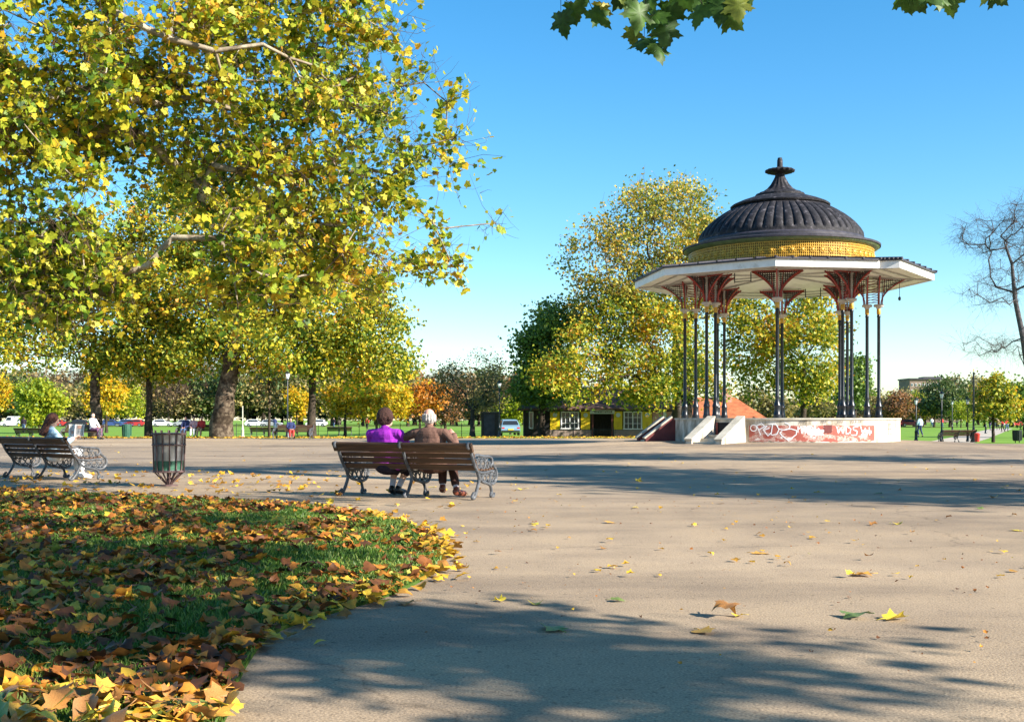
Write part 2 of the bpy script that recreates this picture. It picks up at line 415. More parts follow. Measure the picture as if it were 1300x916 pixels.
# ================================================================== GROUND
def grid_mesh(name, xs, ys, hf, m, keep=None, parent=None):
    nx, ny = len(xs), len(ys); V = [(x, y, hf(x, y)) for y in ys for x in xs]
    Fc = [(j * nx + i, j * nx + i + 1, (j + 1) * nx + i + 1, (j + 1) * nx + i) for j in range(ny - 1) for i in range(nx - 1)]
    me = bpy.data.meshes.new(name); me.from_pydata(V, [], Fc); me.update()
    me.polygons.foreach_set('use_smooth', [True] * len(me.polygons))
    return link_mesh(me, name, m, parent)
def ground_mats():
    m = mat('asphalt', (.2, .18, .16), .85, 0, .25); nt = m.node_tree; L = nt.links; b = nt.nodes['Principled BSDF']
    tc = nt.nodes.new('ShaderNodeTexCoord'); O = tc.outputs['Object']
    def noise(sc, det=4, st=None):
        n = nt.nodes.new('ShaderNodeTexNoise'); n.inputs['Scale'].default_value = sc; n.inputs['Detail'].default_value = det
        if st:
            mp = nt.nodes.new('ShaderNodeMapping'); mp.inputs['Scale'].default_value = st; L.new(O, mp.inputs[0]); L.new(mp.outputs[0], n.inputs['Vector'])
        else: L.new(O, n.inputs['Vector'])
        return n
    big = noise(.16, 6, (.5, 1, 1)); r1 = ramp(nt, [(.3, (.26, .193, .13)), (.5, (.36, .27, .18)), (.7, (.43, .325, .22))]); L.new(big.outputs['Fac'], r1.inputs['Fac'])
    mid = noise(1.3, 8); r2 = ramp(nt, [(.3, (.80, .80, .82)), (.55, (1, 1, 1)), (.75, (1.1, 1.08, 1.04))]); L.new(mid.outputs['Fac'], r2.inputs['Fac'])
    fine = noise(85, 3); r3 = ramp(nt, [(.3, (.50, .49, .48)), (.48, (.95, .95, .95)), (.6, (1.05, 1.05, 1.05)), (.72, (1.6, 1.55, 1.45))]); L.new(fine.outputs['Fac'], r3.inputs['Fac'])
    def mul(a, c, f=1.0):
        x = nt.nodes.new('ShaderNodeMix'); x.data_type = 'RGBA'; x.blend_type = 'MULTIPLY'; x.inputs[0].default_value = f
        L.new(a, x.inputs[6]); L.new(c, x.inputs[7]); return x.outputs[2]
    c = mul(mul(r1.outputs[0], r2.outputs[0]), r3.outputs[0])
    vo = nt.nodes.new('ShaderNodeTexVoronoi'); vo.feature = 'DISTANCE_TO_EDGE'; vo.inputs['Scale'].default_value = .16
    wn = noise(.9, 5); vm = nt.nodes.new('ShaderNodeVectorMath'); vm.operation = 'MULTIPLY_ADD'
    L.new(wn.outputs['Color'], vm.inputs[0]); vm.inputs[1].default_value = (1.6, 1.6, 0); L.new(O, vm.inputs[2]); L.new(vm.outputs[0], vo.inputs['Vector'])
    rc = ramp(nt, [(0, (.35, .34, .33)), (.0022, (.55, .54, .52)), (.004, (1, 1, 1))]); L.new(vo.outputs['Distance'], rc.inputs['Fac'])
    c = mul(c, rc.outputs[0], .45)
    # worn darker streaks and stains
    st = noise(.45, 7, (.35, 1.6, 1)); rs = ramp(nt, [(.36, (.74, .74, .76)), (.5, (1, 1, 1))]); L.new(st.outputs['Fac'], rs.inputs['Fac'])
    c = mul(c, rs.outputs[0])
    vp = nt.nodes.new('ShaderNodeTexVoronoi'); vp.inputs['Scale'].default_value = .11; L.new(vm.outputs[0], vp.inputs['Vector'])
    rp = ramp(nt, [(0, (.80, .81, .84)), (.5, (1, 1, 1)), (1, (1.12, 1.09, 1.04))]); sp = nt.nodes.new('ShaderNodeSeparateColor'); L.new(vp.outputs['Color'], sp.inputs[0]); L.new(sp.outputs[0], rp.inputs['Fac'])
    c = mul(c, rp.outputs[0])
    pb_ = noise(22, 5); r5 = ramp(nt, [(.28, (.62, .61, .6)), (.42, (1, 1, 1)), (.66, (1, 1, 1)), (.76, (1.25, 1.22, 1.15))]); L.new(pb_.outputs['Fac'], r5.inputs['Fac']); c = mul(c, r5.outputs[0])
    L.new(c, b.inputs['Base Color'])
    bp = nt.nodes.new('ShaderNodeBump'); bp.inputs['Strength'].default_value = .55; bp.inputs['Distance'].default_value = .006
    L.new(fine.outputs['Fac'], bp.inputs['Height']); L.new(bp.outputs[0], b.inputs['Normal'])
    M['asphalt'] = m
    M['field'] = noisy('mown grass', [(.3, (.11, .20, .03)), (.5, (.15, .27, .035)), (.7, (.20, .30, .05))], .35, 8, .9, bump=.5, bscale=30, spec=.1, stretch=(.4, 1, 1))
    M['soil'] = noisy('lawn soil', [(.3, (.03, .05, .012)), (.5, (.05, .10, .015)), (.7, (.09, .12, .03))], 6, 6, .95, bump=.8, bscale=40, spec=.1)
    M['pathm'] = noisy('pale path', [(.3, (.36, .31, .25)), (.7, (.46, .40, .33))], 2, 5, .9, spec=.1)
ground_mats()
xs = list(np.unique(np.concatenate([np.linspace(-900, -60, 12), np.linspace(-60, 100, 60), np.linspace(100, 900, 12)])))
ys = list(np.unique(np.concatenate([np.linspace(-60, 48, 10), np.linspace(48, 110, 45), np.linspace(110, 1500, 20)])))
tag(grid_mesh('field', xs, ys, lambda x, y: field_h(x, y) - .05, M['field']), 'flat mown green field stretching away behind the asphalt', 'grass', kind='structure')
# asphalt: rows follow the far edge
def build_asphalt():
    us = np.unique(np.concatenate([np.linspace(-70, -8, 16), np.linspace(-8, 26, 60), np.linspace(26, 90, 16)]))
    vs = np.concatenate([np.linspace(0, .5, 14), np.linspace(.52, 1, 50)])
    V = []; nx = len(us)
    for v in vs:
        for u in us:
            y = -25 + (edge_y(u) + 25) * v; V.append((u, y, pave_h(u, y)))
    n1 = len(V)
    for u in us: V.append((u, edge_y(u) + .02, -.3))
    Fc = [(j * nx + i, j * nx + i + 1, (j + 1) * nx + i + 1, (j + 1) * nx + i) for j in range(len(vs)) for i in range(nx - 1)]
    me = bpy.data.meshes.new('pavement'); me.from_pydata(V, [], Fc); me.update(); me.polygons.foreach_set('use_smooth', [True] * len(me.polygons))
    tag(link_mesh(me, 'pavement', M['asphalt']), 'worn brownish asphalt open space round the bandstand', 'pavement', kind='structure')
build_asphalt()
# path across the field
def strip(name, pts, w, hf, m, dz, n=30):
    mb = MB(); pts = [Vector(p) for p in pts]; vs = []
    seg = []
    for i in range(len(pts) - 1):
        for k in range(n): seg.append(pts[i].lerp(pts[i + 1], k / n))
    seg.append(pts[-1])
    for i, p in enumerate(seg):
        t = (seg[min(i + 1, len(seg) - 1)] - seg[max(i - 1, 0)]).normalized(); nn = Vector((-t.y, t.x))
        for s in (-1, 1):
            q = p.xy + nn * s * w / 2; vs.append((q.x, q.y, hf(q.x, q.y) + dz))
    mb.add(vs, [(2 * i, 2 * i + 2, 2 * i + 3, 2 * i + 1) for i in range(len(seg) - 1)])
    return mb.build(name, m)
tag(strip('path', [(19.5, 53.5, 0), (24, 66, 0), (36, 92, 0), (80, 190, 0)], 3.0, field_h, M['pathm'], -.035), 'pale straight path running off across the right side of the field', 'path', kind='structure')
# far road for the parked cars
tag(strip('road', [(-160, 236, 0), (20, 236, 0), (200, 236, 0)], 7, field_h, M['asphalt'], -.03), 'far road behind the field', 'road', kind='structure')

# ---- leaf-strewn lawn, left foreground
LAWN_PX = [(-60, 619), (0, 622), (115, 628), (231, 634), (346, 640), (415, 646), (485, 659), (531, 671), (553, 688), (565, 711), (545, 734), (485, 761), (415, 780), (345, 803), (322, 830), (300, 870), (285, 930)]
LAWN = [G(x, y).xy for x, y in LAWN_PX]
LAWN_POLY = LAWN + [Vector((-1.0, 2.2)), Vector((-3, .5)), Vector((-30, .5)), Vector((-30, 19.5))]
def smooth_poly(poly, it=2):
    for _ in range(it):
        q = []
        for i in range(len(poly)):
            a, b = poly[i], poly[(i + 1) % len(poly)]
            q += [a * .75 + b * .25, a * .25 + b * .75]
        poly = q
    return poly
LP = smooth_poly(LAWN_POLY, 2)
LPn = np.array([(p.x, p.y) for p in LP])
def inside(pts, poly):
    x, y = pts[:, 0], pts[:, 1]; res = np.zeros(len(pts), bool); n = len(poly); j = n - 1
    for i in range(n):
        xi, yi = poly[i]; xj, yj = poly[j]
        c = ((yi > y) != (yj > y)) & (x < (xj - xi) * (y - yi) / (yj - yi + 1e-12) + xi)
        res ^= c; j = i
    return res
mb = MB(); mb.prism([(p.x, p.y) for p in LP], -.02, .022); tag(mb.build('lawn', M['soil'], None, False), 'leaf strewn lawn with a rounded edge in the near left corner', 'lawn', kind='structure')
def lawn_points(n, rng, xr=(-8.5, .2), yr=(3.6, 18.5)):
    # density falls off with distance
    p = np.stack([rng.uniform(*xr, n * 3), yr[0] * (yr[1] / yr[0]) ** rng.uniform(0, 1, n * 3)], 1)
    vis = p[:, 0] > -(.46 * p[:, 1] + .3)
    p = p[inside(p, LPn) & vis]
    return p[:n]
# grass
gp = lawn_points(95000, RNG)
ln = len(gp)
tuft = np.array([0.5 + .5 * sin(3.1 * x + 1.7 * y) * sin(2.3 * y - 1.3 * x) for x, y in gp])
hgt = RNG.uniform(.018, .05, ln) * (.6 + .7 * tuft)
wid = RNG.uniform(.0035, .0065, ln) * (1 + gp[:, 1] / 9)
az = RNG.uniform(0, 2 * pi, ln); lean_ = RNG.normal(size=(ln, 2)) * .45 * hgt[:, None]
b0 = np.stack([gp[:, 0], gp[:, 1], np.full(ln, .02)], 1)
dx = np.stack([np.cos(az), np.sin(az), np.zeros(ln)], 1) * wid[:, None] / 2
tip = b0 + np.stack([lean_[:, 0], lean_[:, 1], hgt], 1); midp = b0 + (tip - b0) * np.array([.35, .35, .6])
V = np.stack([b0 - dx, b0 + dx, midp + dx * .8, midp - dx * .8, tip], 1).reshape(-1, 3)
Fg = np.concatenate([(np.array([(0, 1, 2), (0, 2, 3), (3, 2, 4)])[None] + (np.arange(ln) * 5)[:, None, None]).reshape(-1, 3)])
tag(np_mesh('grass', V, Fg, M['blade']), 'short green grass growing between the fallen leaves on the lawn', 'grass', kind='stuff')

# ---- fallen leaves
def dry_leaf(curl, seed):
    r = np.random.default_rng(seed); half = [(.14, -.07), (.46, -.02), (.40, .2), (.58, .46), (.42, .52), (.30, .60), (.20, .82)]
    out = [(0, 0)] + half + [(0, 1.02)] + [(-x, y) for x, y in half[::-1]]
    out = [(x * r.uniform(.72, 1.12) * (1 + .15 * (x > 0) * r.normal()), y * r.uniform(.86, 1.1)) for x, y in out]
    ang = r.uniform(0, pi); k = curl * r.uniform(1.2, 2.4); a2 = r.uniform(0, pi); k2 = curl * r.uniform(-1.2, 1.2)
    def bend(x, y):
        u = cos(ang) * x + sin(ang) * (y - .4); w = -sin(ang) * x + cos(ang) * (y - .4)
        u2 = cos(a2) * x + sin(a2) * (y - .4)
        th = k * u; z = (1 - cos(th)) / k if abs(k) > .01 else 0; uu = sin(th) / k
        z += k2 * u2 * u2 * .5 + .05 * curl * sin(7 * x + 3 * seed) * cos(6 * y) - .06 * abs(x)
        return (cos(ang) * uu - sin(ang) * w, sin(ang) * uu + cos(ang) * w + .4, z)
    V = [bend(x, y) for x, y in out] + [bend(x * .55, .38 + (y - .38) * .55) for x, y in out] + [bend(0, .38)]
    n = len(out); Fc = []
    for i in range(n):
        j = (i + 1) % n; Fc += [(i, j, n + j), (i, n + j, n + i), (n + i, n + j, 2 * n)]
    return np.array(V, float), np.array(Fc)
CURLED = [dry_leaf(c, s) for c, s in ((.4, 2), (.7, 3), (1.0, 4), (.6, 5), (1.2, 6), (.9, 8), (.3, 9), (1.4, 10), (.8, 11), (.5, 12))]
def litter(name, pts, sizes, m, rng, z=.03, label=None, tilt=.35):
    Vs = []; Fs = []; b = 0; sel = rng.integers(0, len(CURLED), len(pts))
    for k, T in enumerate(CURLED):
        q = np.where(sel == k)[0]
        if not len(q): continue
        pos = np.stack([pts[q, 0], pts[q, 1], z + rng.uniform(.0, .03, len(q))], 1)
        N = rng.normal(size=(len(q), 3)) * tilt; N[:, 2] = np.where(rng.uniform(size=len(q)) < .35, -1, 1)
        Tp = rng.normal(size=(len(q), 3)); Tp[:, 2] = 0
        V, Fc = scatter(pos, sizes[q], T, rng, Nrm=N, Tip=Tp)
        mn = V.reshape(len(q), -1, 3)[:, :, 2].min(1); V = V.reshape(len(q), -1, 3); V[:, :, 2] += np.maximum(0, z - mn)[:, None]; V = V.reshape(-1, 3)
        Vs.append(V); Fs.append(Fc + b); b += len(V)
    return tag(np_mesh(name, np.vstack(Vs), np.vstack(Fs), m), label, 'fallen leaves', kind='stuff')
lp = lawn_points(7200, RNG)
# clumpiness: thin leaves where grass shows
cl = np.array([sin(1.9 * x + .8 * y) * sin(1.3 * y - 1.1 * x + 1) + .35 * sin(5 * x + 2) * sin(4 * y) for x, y in lp])
cov = np.where(lp[:, 1] < 7.0, -.45, np.where(lp[:, 0] > -3.4, .12, -.12))
lp = lp[cl + RNG.normal(size=len(lp)) * .55 > cov - np.where(lp[:, 0] < -2.6, .35, 0)]
order = np.argsort(lp[:, 1]); near_idx = order[(lp[order][:, 0] > -.45 * lp[order][:, 1])][:200]
rest = np.setdiff1d(np.arange(len(lp)), near_idx)
litter('fallen_leaves', lp[rest], RNG.uniform(.05, .12, len(rest)), M['litter'], RNG, label='thick carpet of orange and brown fallen leaves over the lawn')
# leaves along the edge of the lawn and spilling on the asphalt by the left bench
q = np.stack([RNG.uniform(-11.5, -3.2, 330), RNG.uniform(17.2, 24, 330)], 1); q = q[~inside(q, LPn)]
q2 = []
for i in range(560):
    t = RNG.uniform(0, 13.9); k = int(t); a = LAWN[k].lerp(LAWN[k + 1], t - k); q2.append((a.x + RNG.normal() * .10, a.y + RNG.normal() * .14))
q3 = np.stack([RNG.uniform(-5, -.5, 60), RNG.uniform(12.5, 20, 60)], 1); q3 = q3[~inside(q3, LPn)]
q2 = [p for p in q2 if p[1] > 8.2 or RNG.uniform() < .55]
qq = np.vstack([q, np.array(q2), q3])
litter('fallen_leaves', qq, RNG.uniform(.06, .115, len(qq)), M['litter_y'], RNG, z=.008, label='yellow leaves blown along the lawn edge and round the left bench')
# far verge strip of leaves
vn = 2600
vp = np.stack([RNG.uniform(-33, 8.5, vn), 67.4 + abs(RNG.normal(size=vn)) * 1.8], 1)
litter('fallen_leaves', vp, RNG.uniform(.10, .20, vn), M['litter_y'], RNG, z=.0, label='long line of yellow leaves lying on the verge before the cafe and trees', tilt=.25)
# sprinkled small leaves over the asphalt
sn = 520
sp_ = np.stack([RNG.uniform(-1, 1, sn), 7 * (64 / 7) ** RNG.uniform(0.05, 1, sn)], 1); sp_[:, 0] *= sp_[:, 1] * .46
sp_ = sp_[~inside(sp_, LPn)]; sp_ = sp_[(np.hypot(sp_[:, 0] - BX, sp_[:, 1] - BY) > 6)]
litter('fallen_leaves', sp_, RNG.uniform(.03, .085, len(sp_)), M['litter_y'], RNG, z=.006, tilt=.12, label='small dry leaves sprinkled thinly over the asphalt')
crumbs = np.stack([RNG.uniform(-.5, 4.5, 260), RNG.uniform(5, 16, 260)], 1)
litter('leaf_crumbs', crumbs, RNG.uniform(.01, .03, 260), M['litter'], RNG, z=.004, label='crumbs of broken leaf scattered on the near asphalt')

def leaf_obj(x, y, z, size, T, m, label, group, rng, tilt=.3, name='fallen_leaf'):
    V, Fc = T; V = V.copy() * size; me = bpy.data.meshes.new('leaf_blade'); me.from_pydata([tuple(v) for v in V], [], [tuple(int(i) for i in f) for f in Fc]); me.update()
    # subdivided stalk
    o = link_mesh(me, name, m)
    n = Vector((rng.normal() * tilt, rng.normal() * tilt, 1 if rng.uniform() > .3 else -1)).normalized()
    qn = Vector((0, 0, 1)).rotation_difference(n); Rz = Quaternion((0, 0, 1), rng.uniform(0, 6.28))
    o.rotation_mode = 'QUATERNION'; o.rotation_quaternion = qn @ Rz
    zmin = min((qn @ Rz @ Vector(v)).z for v in V)
    o.location = (x, y, z - zmin); tag(o, label, 'fallen leaf', group)
    return o
LM = {}
def shared_leaf(k, mk):
    if (k, mk) not in LM:
        V, Fc = CURLED[k]; v0 = Vector(V[0]); st = MB(); st.tube([v0, v0 + Vector((.02, -.2, .02)), v0 + Vector((.06, -.4, .0))], .018, 4)
        vs = [tuple(v) for v in V] + st.v; fs = [tuple(int(i) for i in f) for f in Fc] + [tuple(i + len(V) for i in f) for f in st.f]
        me = bpy.data.meshes.new('leaf_blade'); me.from_pydata(vs, [], fs); me.update(); me.polygons.foreach_set('use_smooth', [True] * len(me.polygons)); me.materials.append(M[mk]); LM[(k, mk)] = me
    return LM[(k, mk)]
def put_leaf(x, y, z, size, mk, label, group, rng, tilt=.3, k=None):
    if group is None: size *= .98; tilt = .1
    me = shared_leaf(int(rng.integers(0, 10)) if k is None else k, mk); o = bpy.data.objects.new('fallen_leaf', me); COL.objects.link(o)
    n = Vector((rng.normal() * tilt, rng.normal() * tilt, 1 if rng.uniform() > .3 else -1)).normalized()
    Q = Vector((0, 0, 1)).rotation_difference(n) @ Quaternion((0, 0, 1), rng.uniform(0, 6.28))
    o.rotation_mode = 'QUATERNION'; o.rotation_quaternion = Q; o.scale = (size,) * 3
    zmin = min((Q @ (v.co * size)).z for v in me.vertices); o.location = (x, y, z - zmin); return tag(o, label, 'fallen leaf', group)
cols = [('fl_brown', 'brown'), ('fl_orange', 'orange'), ('fl_orange', 'orange'), ('fl_yellow', 'yellow'), ('fl_brown', 'brown'), ('fl_green', 'greenish')]
for i in near_idx:
    mk, cn = cols[int(RNG.integers(0, 6))]
    put_leaf(lp[i, 0], lp[i, 1], .03 + RNG.uniform(0, .02), RNG.uniform(.07, .13), mk, '%s curled plane leaf lying among others on the near lawn' % cn, 'fallen leaves nearest on the lawn', RNG, .35)
special = [(957, 702, .15, 'fl_orange', 'orange leaf lying alone on open asphalt, straight in front of the bandstand steps'),
           (1104, 731, .15, 'fl_orange', 'curled orange leaf alone on the asphalt nearer the right edge than the bandstand leaf'),
           (1098, 786, .17, 'fl_green', 'green and yellow leaf of the overlapping pair at the lower right'),
           (1125, 787, .15, 'fl_yellow', 'pale yellow leaf of the overlapping pair at the lower right'),
           (920, 781, .17, 'fl_brown', 'brown upright curled leaf beside a small yellow one'),
           (944, 783, .08, 'fl_yellow', 'small yellow leaf touching the brown upright leaf'),
           (888, 801, .13, 'fl_orange', 'flat orange leaf just below the brown upright leaf'),
           (709, 802, .17, 'fl_green', 'dull green leaf lying in the branch shadow at the bottom'),
           (776, 763, .09, 'fl_green', 'small lime leaf at the edge of the bottom shadow'),
           (682, 766, .09, 'fl_yellow', 'small yellow leaf between the lime leaf and a tiny one'),
           (629, 763, .08, 'fl_yellow', 'tiny yellow leaf nearest the tip of the lawn'),
           (525, 767, .13, 'fl_brown', 'reddish brown flat leaf just off the lawn tip'),
           (770, 664, .12, 'fl_orange', 'orange leaf lying beyond the lone leaf, right of the occupied bench'),
           (805, 645, .10, 'fl_yellow', 'pale yellow leaf lying past the end of the asphalt crack'),
           (676, 665, .11, 'fl_yellow', 'yellow leaf on asphalt a little right of the occupied bench'),
           (1141, 665, .11, 'fl_yellow', 'yellow green leaf on asphalt below the bandstand right corner'),
           (1107, 667, .10, 'fl_brown', 'brown leaf on asphalt next to the yellow green one'),
           (1246, 646, .09, 'fl_green', 'small green leaf in front of the far right bench'),
           (1291, 674, .13, 'fl_yellow', 'yellow leaf at the extreme right edge of the asphalt'),
           (1043, 625, .13, 'fl_yellow', 'yellow leaf lying in the broad tree shadow before the platform'),
           (1113, 627, .12, 'fl_green', 'greenish leaf lying in the broad tree shadow, right of the yellow one'),
           (1262, 632, .13, 'fl_orange', 'orange leaf in the tree shadow near the right edge'),
           (809, 611, .16, 'fl_yellow', 'bright yellow leaf in the broad shadow left of the steps'),
           (667, 622, .14, 'fl_yellow', 'bright yellow leaf just past the end of the occupied bench'),
           (552, 618, .17, 'fl_yellow', 'yellow leaf on the ground seen beneath the occupied bench')]
for i, (px, py, sz, mk, lab) in enumerate(special):
    g = G(px, py); put_leaf(g.x, g.y, pave_h(g.x, g.y) + .003, sz, mk, lab, None, RNG, .3, k=i % 6)
exec_later = []
# ================================================================== BANDSTAND
M['iron'] = noisy('dark painted iron', [(.35, (.006, .007, .011)), (.6, (.011, .014, .02)), (.74, (.05, .055, .065))], 7, 5, .35, bump=.1)
M['lead'] = noisy('weathered dark lead', [(.3, (.006, .0055, .007)), (.50, (.013, .012, .015)), (.60, (.032, .029, .034)), (.68, (.13, .12, .13))], 5, 12, .72, bump=.7, bscale=16, spec=.3)
M['leadflat'] = noisy('dark lead sheet', [(.3, (.02, .018, .026)), (.7, (.06, .055, .07))], 3, 6, .55, bump=.2)
M['cream'] = noisy('cream painted board', [(.3, (.50, .47, .42)), (.42, (.68, .66, .62)), (.7, (.78, .76, .73))], 2.5, 8, .5)
M['soffit'] = noisy('soffit boarding', [(.3, (.58, .52, .45)), (.5, (.72, .66, .58)), (.7, (.78, .73, .65))], 1.2, 6, .75)
M['gold'] = noisy('gold paint', [(.3, (.40, .20, .02)), (.6, (.62, .35, .035)), (.8, (.72, .5, .13))], 9, 4, .45)
M['golddark'] = noisy('ochre panel', [(.3, (.07, .045, .01)), (.7, (.14, .09, .015))], 9, 4, .7)
M['green'] = noisy('green gloss paint', [(.3, (.10, .15, .06)), (.7, (.22, .27, .13))], 3, 4, .35)
M['redpaint'] = noisy('red bracket paint', [(.3, (.20, .018, .015)), (.7, (.34, .04, .03))], 8, 4, .5)
M['lattice'] = noisy('black lattice iron', [(.3, (.012, .01, .012)), (.7, (.05, .03, .035))], 8, 4, .5)
M['scroll'] = noisy('grey scroll paint', [(.3, (.25, .24, .24)), (.7, (.45, .43, .42))], 8, 4, .5)
M['post'] = noisy('post paint', [(.3, (.34, .31, .30)), (.7, (.48, .45, .43))], 8, 4, .5)
M['capital'] = noisy('stone coloured capital', [(.3, (.36, .31, .26)), (.7, (.52, .46, .40))], 8, 4, .6)
M['plaster'] = noisy('cream rendered wall', [(.3, (.16, .13, .10)), (.42, (.36, .31, .24)), (.52, (.58, .52, .44)), (.66, (.66, .61, .53)), (.8, (.42, .35, .27))], 1.6, 10, .85, bump=.35, bscale=12, stretch=(1.6, 1.6, .45))
M['concrete'] = noisy('pale concrete', [(.3, (.28, .25, .20)), (.5, (.46, .42, .34)), (.7, (.56, .51, .43))], 3, 9, .85, bump=.3)
M['redwall'] = noisy('peeling red wall paint', [(.30, (.27, .06, .045)), (.50, (.36, .09, .065)), (.535, (.56, .42, .36)), (.56, (.36, .09, .065)), (.60, (.74, .70, .66)), (.8, (.74, .70, .66))], 1.3, 9, .75, stretch=(1, 1, 1.6))
M['redplain'] = noisy('dull red wall', [(.3, (.10, .022, .022)), (.7, (.18, .045, .04))], 2, 6, .8)
M['white_spray'] = mat('white spray paint', (.80, .80, .82), .6)
M['black_spray'] = mat('black spray paint', (.05, .05, .07), .6)
M['dark'] = mat('painted void shade', (.01, .01, .012), .9)  # near-black colour stands for the shade inside openings

bs = empty('bandstand', (BX, BY, 0)); tag(bs, 'round park bandstand with black ribbed dome, gold frieze and paired dark columns', 'bandstand')
Z0, ZP = .08, 1.15
RP = 4.9
mb = MB(); mb.lathe([(RP, Z0), (RP, ZP - .07)], 96); mb.build('platform_wall', M['plaster'], bs)
mb = MB(); mb.lathe([(RP - .02, ZP - .07), (RP + .05, ZP - .07), (RP + .05, ZP), (0, ZP + .01)], 96); mb.build('platform_slab', M['concrete'], bs)
def ang(px, R=RP):
    # angle on the near side of a ring of radius R which shows at px
    best = None
    for k in range(-1790, 0):
        a = radians(k / 10); x = BX + R * cos(a); y = BY + R * sin(a); e = abs(650 + F * x / y - px)
        if best is None or e < best[0]: best = (e, a)
    return best[1]
def zat(py, a, R=RP):
    y = BY + R * sin(a); return HC + (HY - py) * y / F
aL, aR = ang(951), ang(1110)
def rag_panel(a0, a1, zb, zt, R, m, name, seed):
    rng = np.random.default_rng(seed); mb = MB(); n = 60; vs = []; jag = rng.normal(size=n + 1) * .012
    for k in range(n + 1):
        a = a0 + (a1 - a0) * k / n
        vs += [(R * cos(a), R * sin(a), zb + jag[k]), (R * cos(a), R * sin(a), zt + jag[-k] * .6)]
    mb.add(vs, [(2 * k, 2 * k + 2, 2 * k + 3, 2 * k + 1) for k in range(n)])
    return mb.build(name, m, bs)
rag_panel(aL, aR, .24, .86, RP + .006, M['redwall'], 'painted_panel', 3)
# graffiti strokes (px, py) on the curved wall
def stroke(mb, pts, w, R=RP + .014):
    prev = None; q = []
    for i in range(len(pts) - 1):
        for k in range(4):
            t = k / 4; q.append((pts[i][0] * (1 - t) + pts[i + 1][0] * t, pts[i][1] * (1 - t) + pts[i + 1][1] * t))
    q.append(pts[-1]); out = []
    for px, py in q:
        a = ANG(px); out.append((a, zat(py, a)))
    vs = []
    for i, (a, z) in enumerate(out):
        a2, z2 = out[min(i + 1, len(out) - 1)]; a1, z1 = out[max(i - 1, 0)]
        t = Vector(((a2 - a1) * R, z2 - z1)); t = t.normalized() if t.length > 1e-9 else Vector((1, 0)); n = Vector((-t.y, t.x)) * w / 2
        for s in (-1, 1):
            aa = a + s * n.x / R; vs.append((R * cos(aa), R * sin(aa), z + s * n.y))
    mb.add(vs, [(2 * i, 2 * i + 2, 2 * i + 3, 2 * i + 1) for i in range(len(out) - 1)])
_pa = [(px, ang(px)) for px in range(945, 1146, 5)]
def ANG(px):
    px = max(945, min(1144.9, px)); i = int((px - 945) // 5); t = (px - 945) / 5 - i
    return _pa[i][1] * (1 - t) + _pa[i + 1][1] * t
gm = MB()
def C(cx, cy, rx, ry, a0=0, a1=360, n=12):
    return [(cx + rx * cos(radians(a0 + (a1 - a0) * i / n)), cy + ry * sin(radians(a0 + (a1 - a0) * i / n))) for i in range(n + 1)]
for pts in ([(966, 552), (961, 540), (967, 537), (971, 541), (964, 545), (960, 541)], [(974, 540), (969, 545), (975, 553), (980, 548)], [(969, 546), (977, 543)],
            [(981, 538), (979, 552), (986, 551), (989, 545), (985, 538), (977, 538)], C(995, 541, 8, 4.5, 200, -80), [(996, 545), (1004, 544), (1011, 546), (1011, 551), (1005, 556), (1000, 558), (993, 553), (990, 549), (993, 547)],
            C(957, 543, 4, 4), [(1013, 541), (1013, 549)], [(1013, 545), (1018, 541), (1018, 550)], [(1022, 540), (1022, 550), (1026, 546)], C(1029, 545, 3, 4), [(1034, 541), (1036, 550), (1039, 543), (1042, 550)],
            [(1046, 541), (1048, 548), (1051, 542)], [(1062, 541), (1064, 550), (1067, 543), (1070, 550), (1072, 541)], [(1074, 541), (1074, 551), (1079, 549), (1080, 544), (1075, 541)],
            [(1089, 541), (1083, 542), (1083, 545), (1088, 547), (1087, 552), (1081, 552)], [(1092, 540), (1095, 551), (1098, 543), (1101, 551)], [(1103, 542), (1104, 552)]):
    stroke(gm, pts, .035)
for pts in ([(1024, 546), (1052, 547)], [(1025, 550), (1045, 551)], [(1095, 547), (1106, 548)], [(1093, 552), (1100, 553)]): stroke(gm, pts, .10)
gm.build('graffiti', M['white_spray'], bs, False)
gm = MB()
for x0 in (1015, 1042, 1063, 1080, 1086):
    for k in range(3):
        x = x0 + k * 2.6; stroke(gm, [(x, 537), (x + .8, 533.8), (x + 1.6, 536.5)], .012)
for x in (1119, 1128, 1130):
    for y in (538, 544, 550): stroke(gm, [(x, y), (x + .8, y + .6)], .03)
gm.build('graffiti', M['black_spray'], bs, False)
# brick patch
a1, a2 = ang(1046), ang(1056); rag_panel(a1, a2, .58, .88, RP + .02, M['redplain'], 'vent_panel', 5)
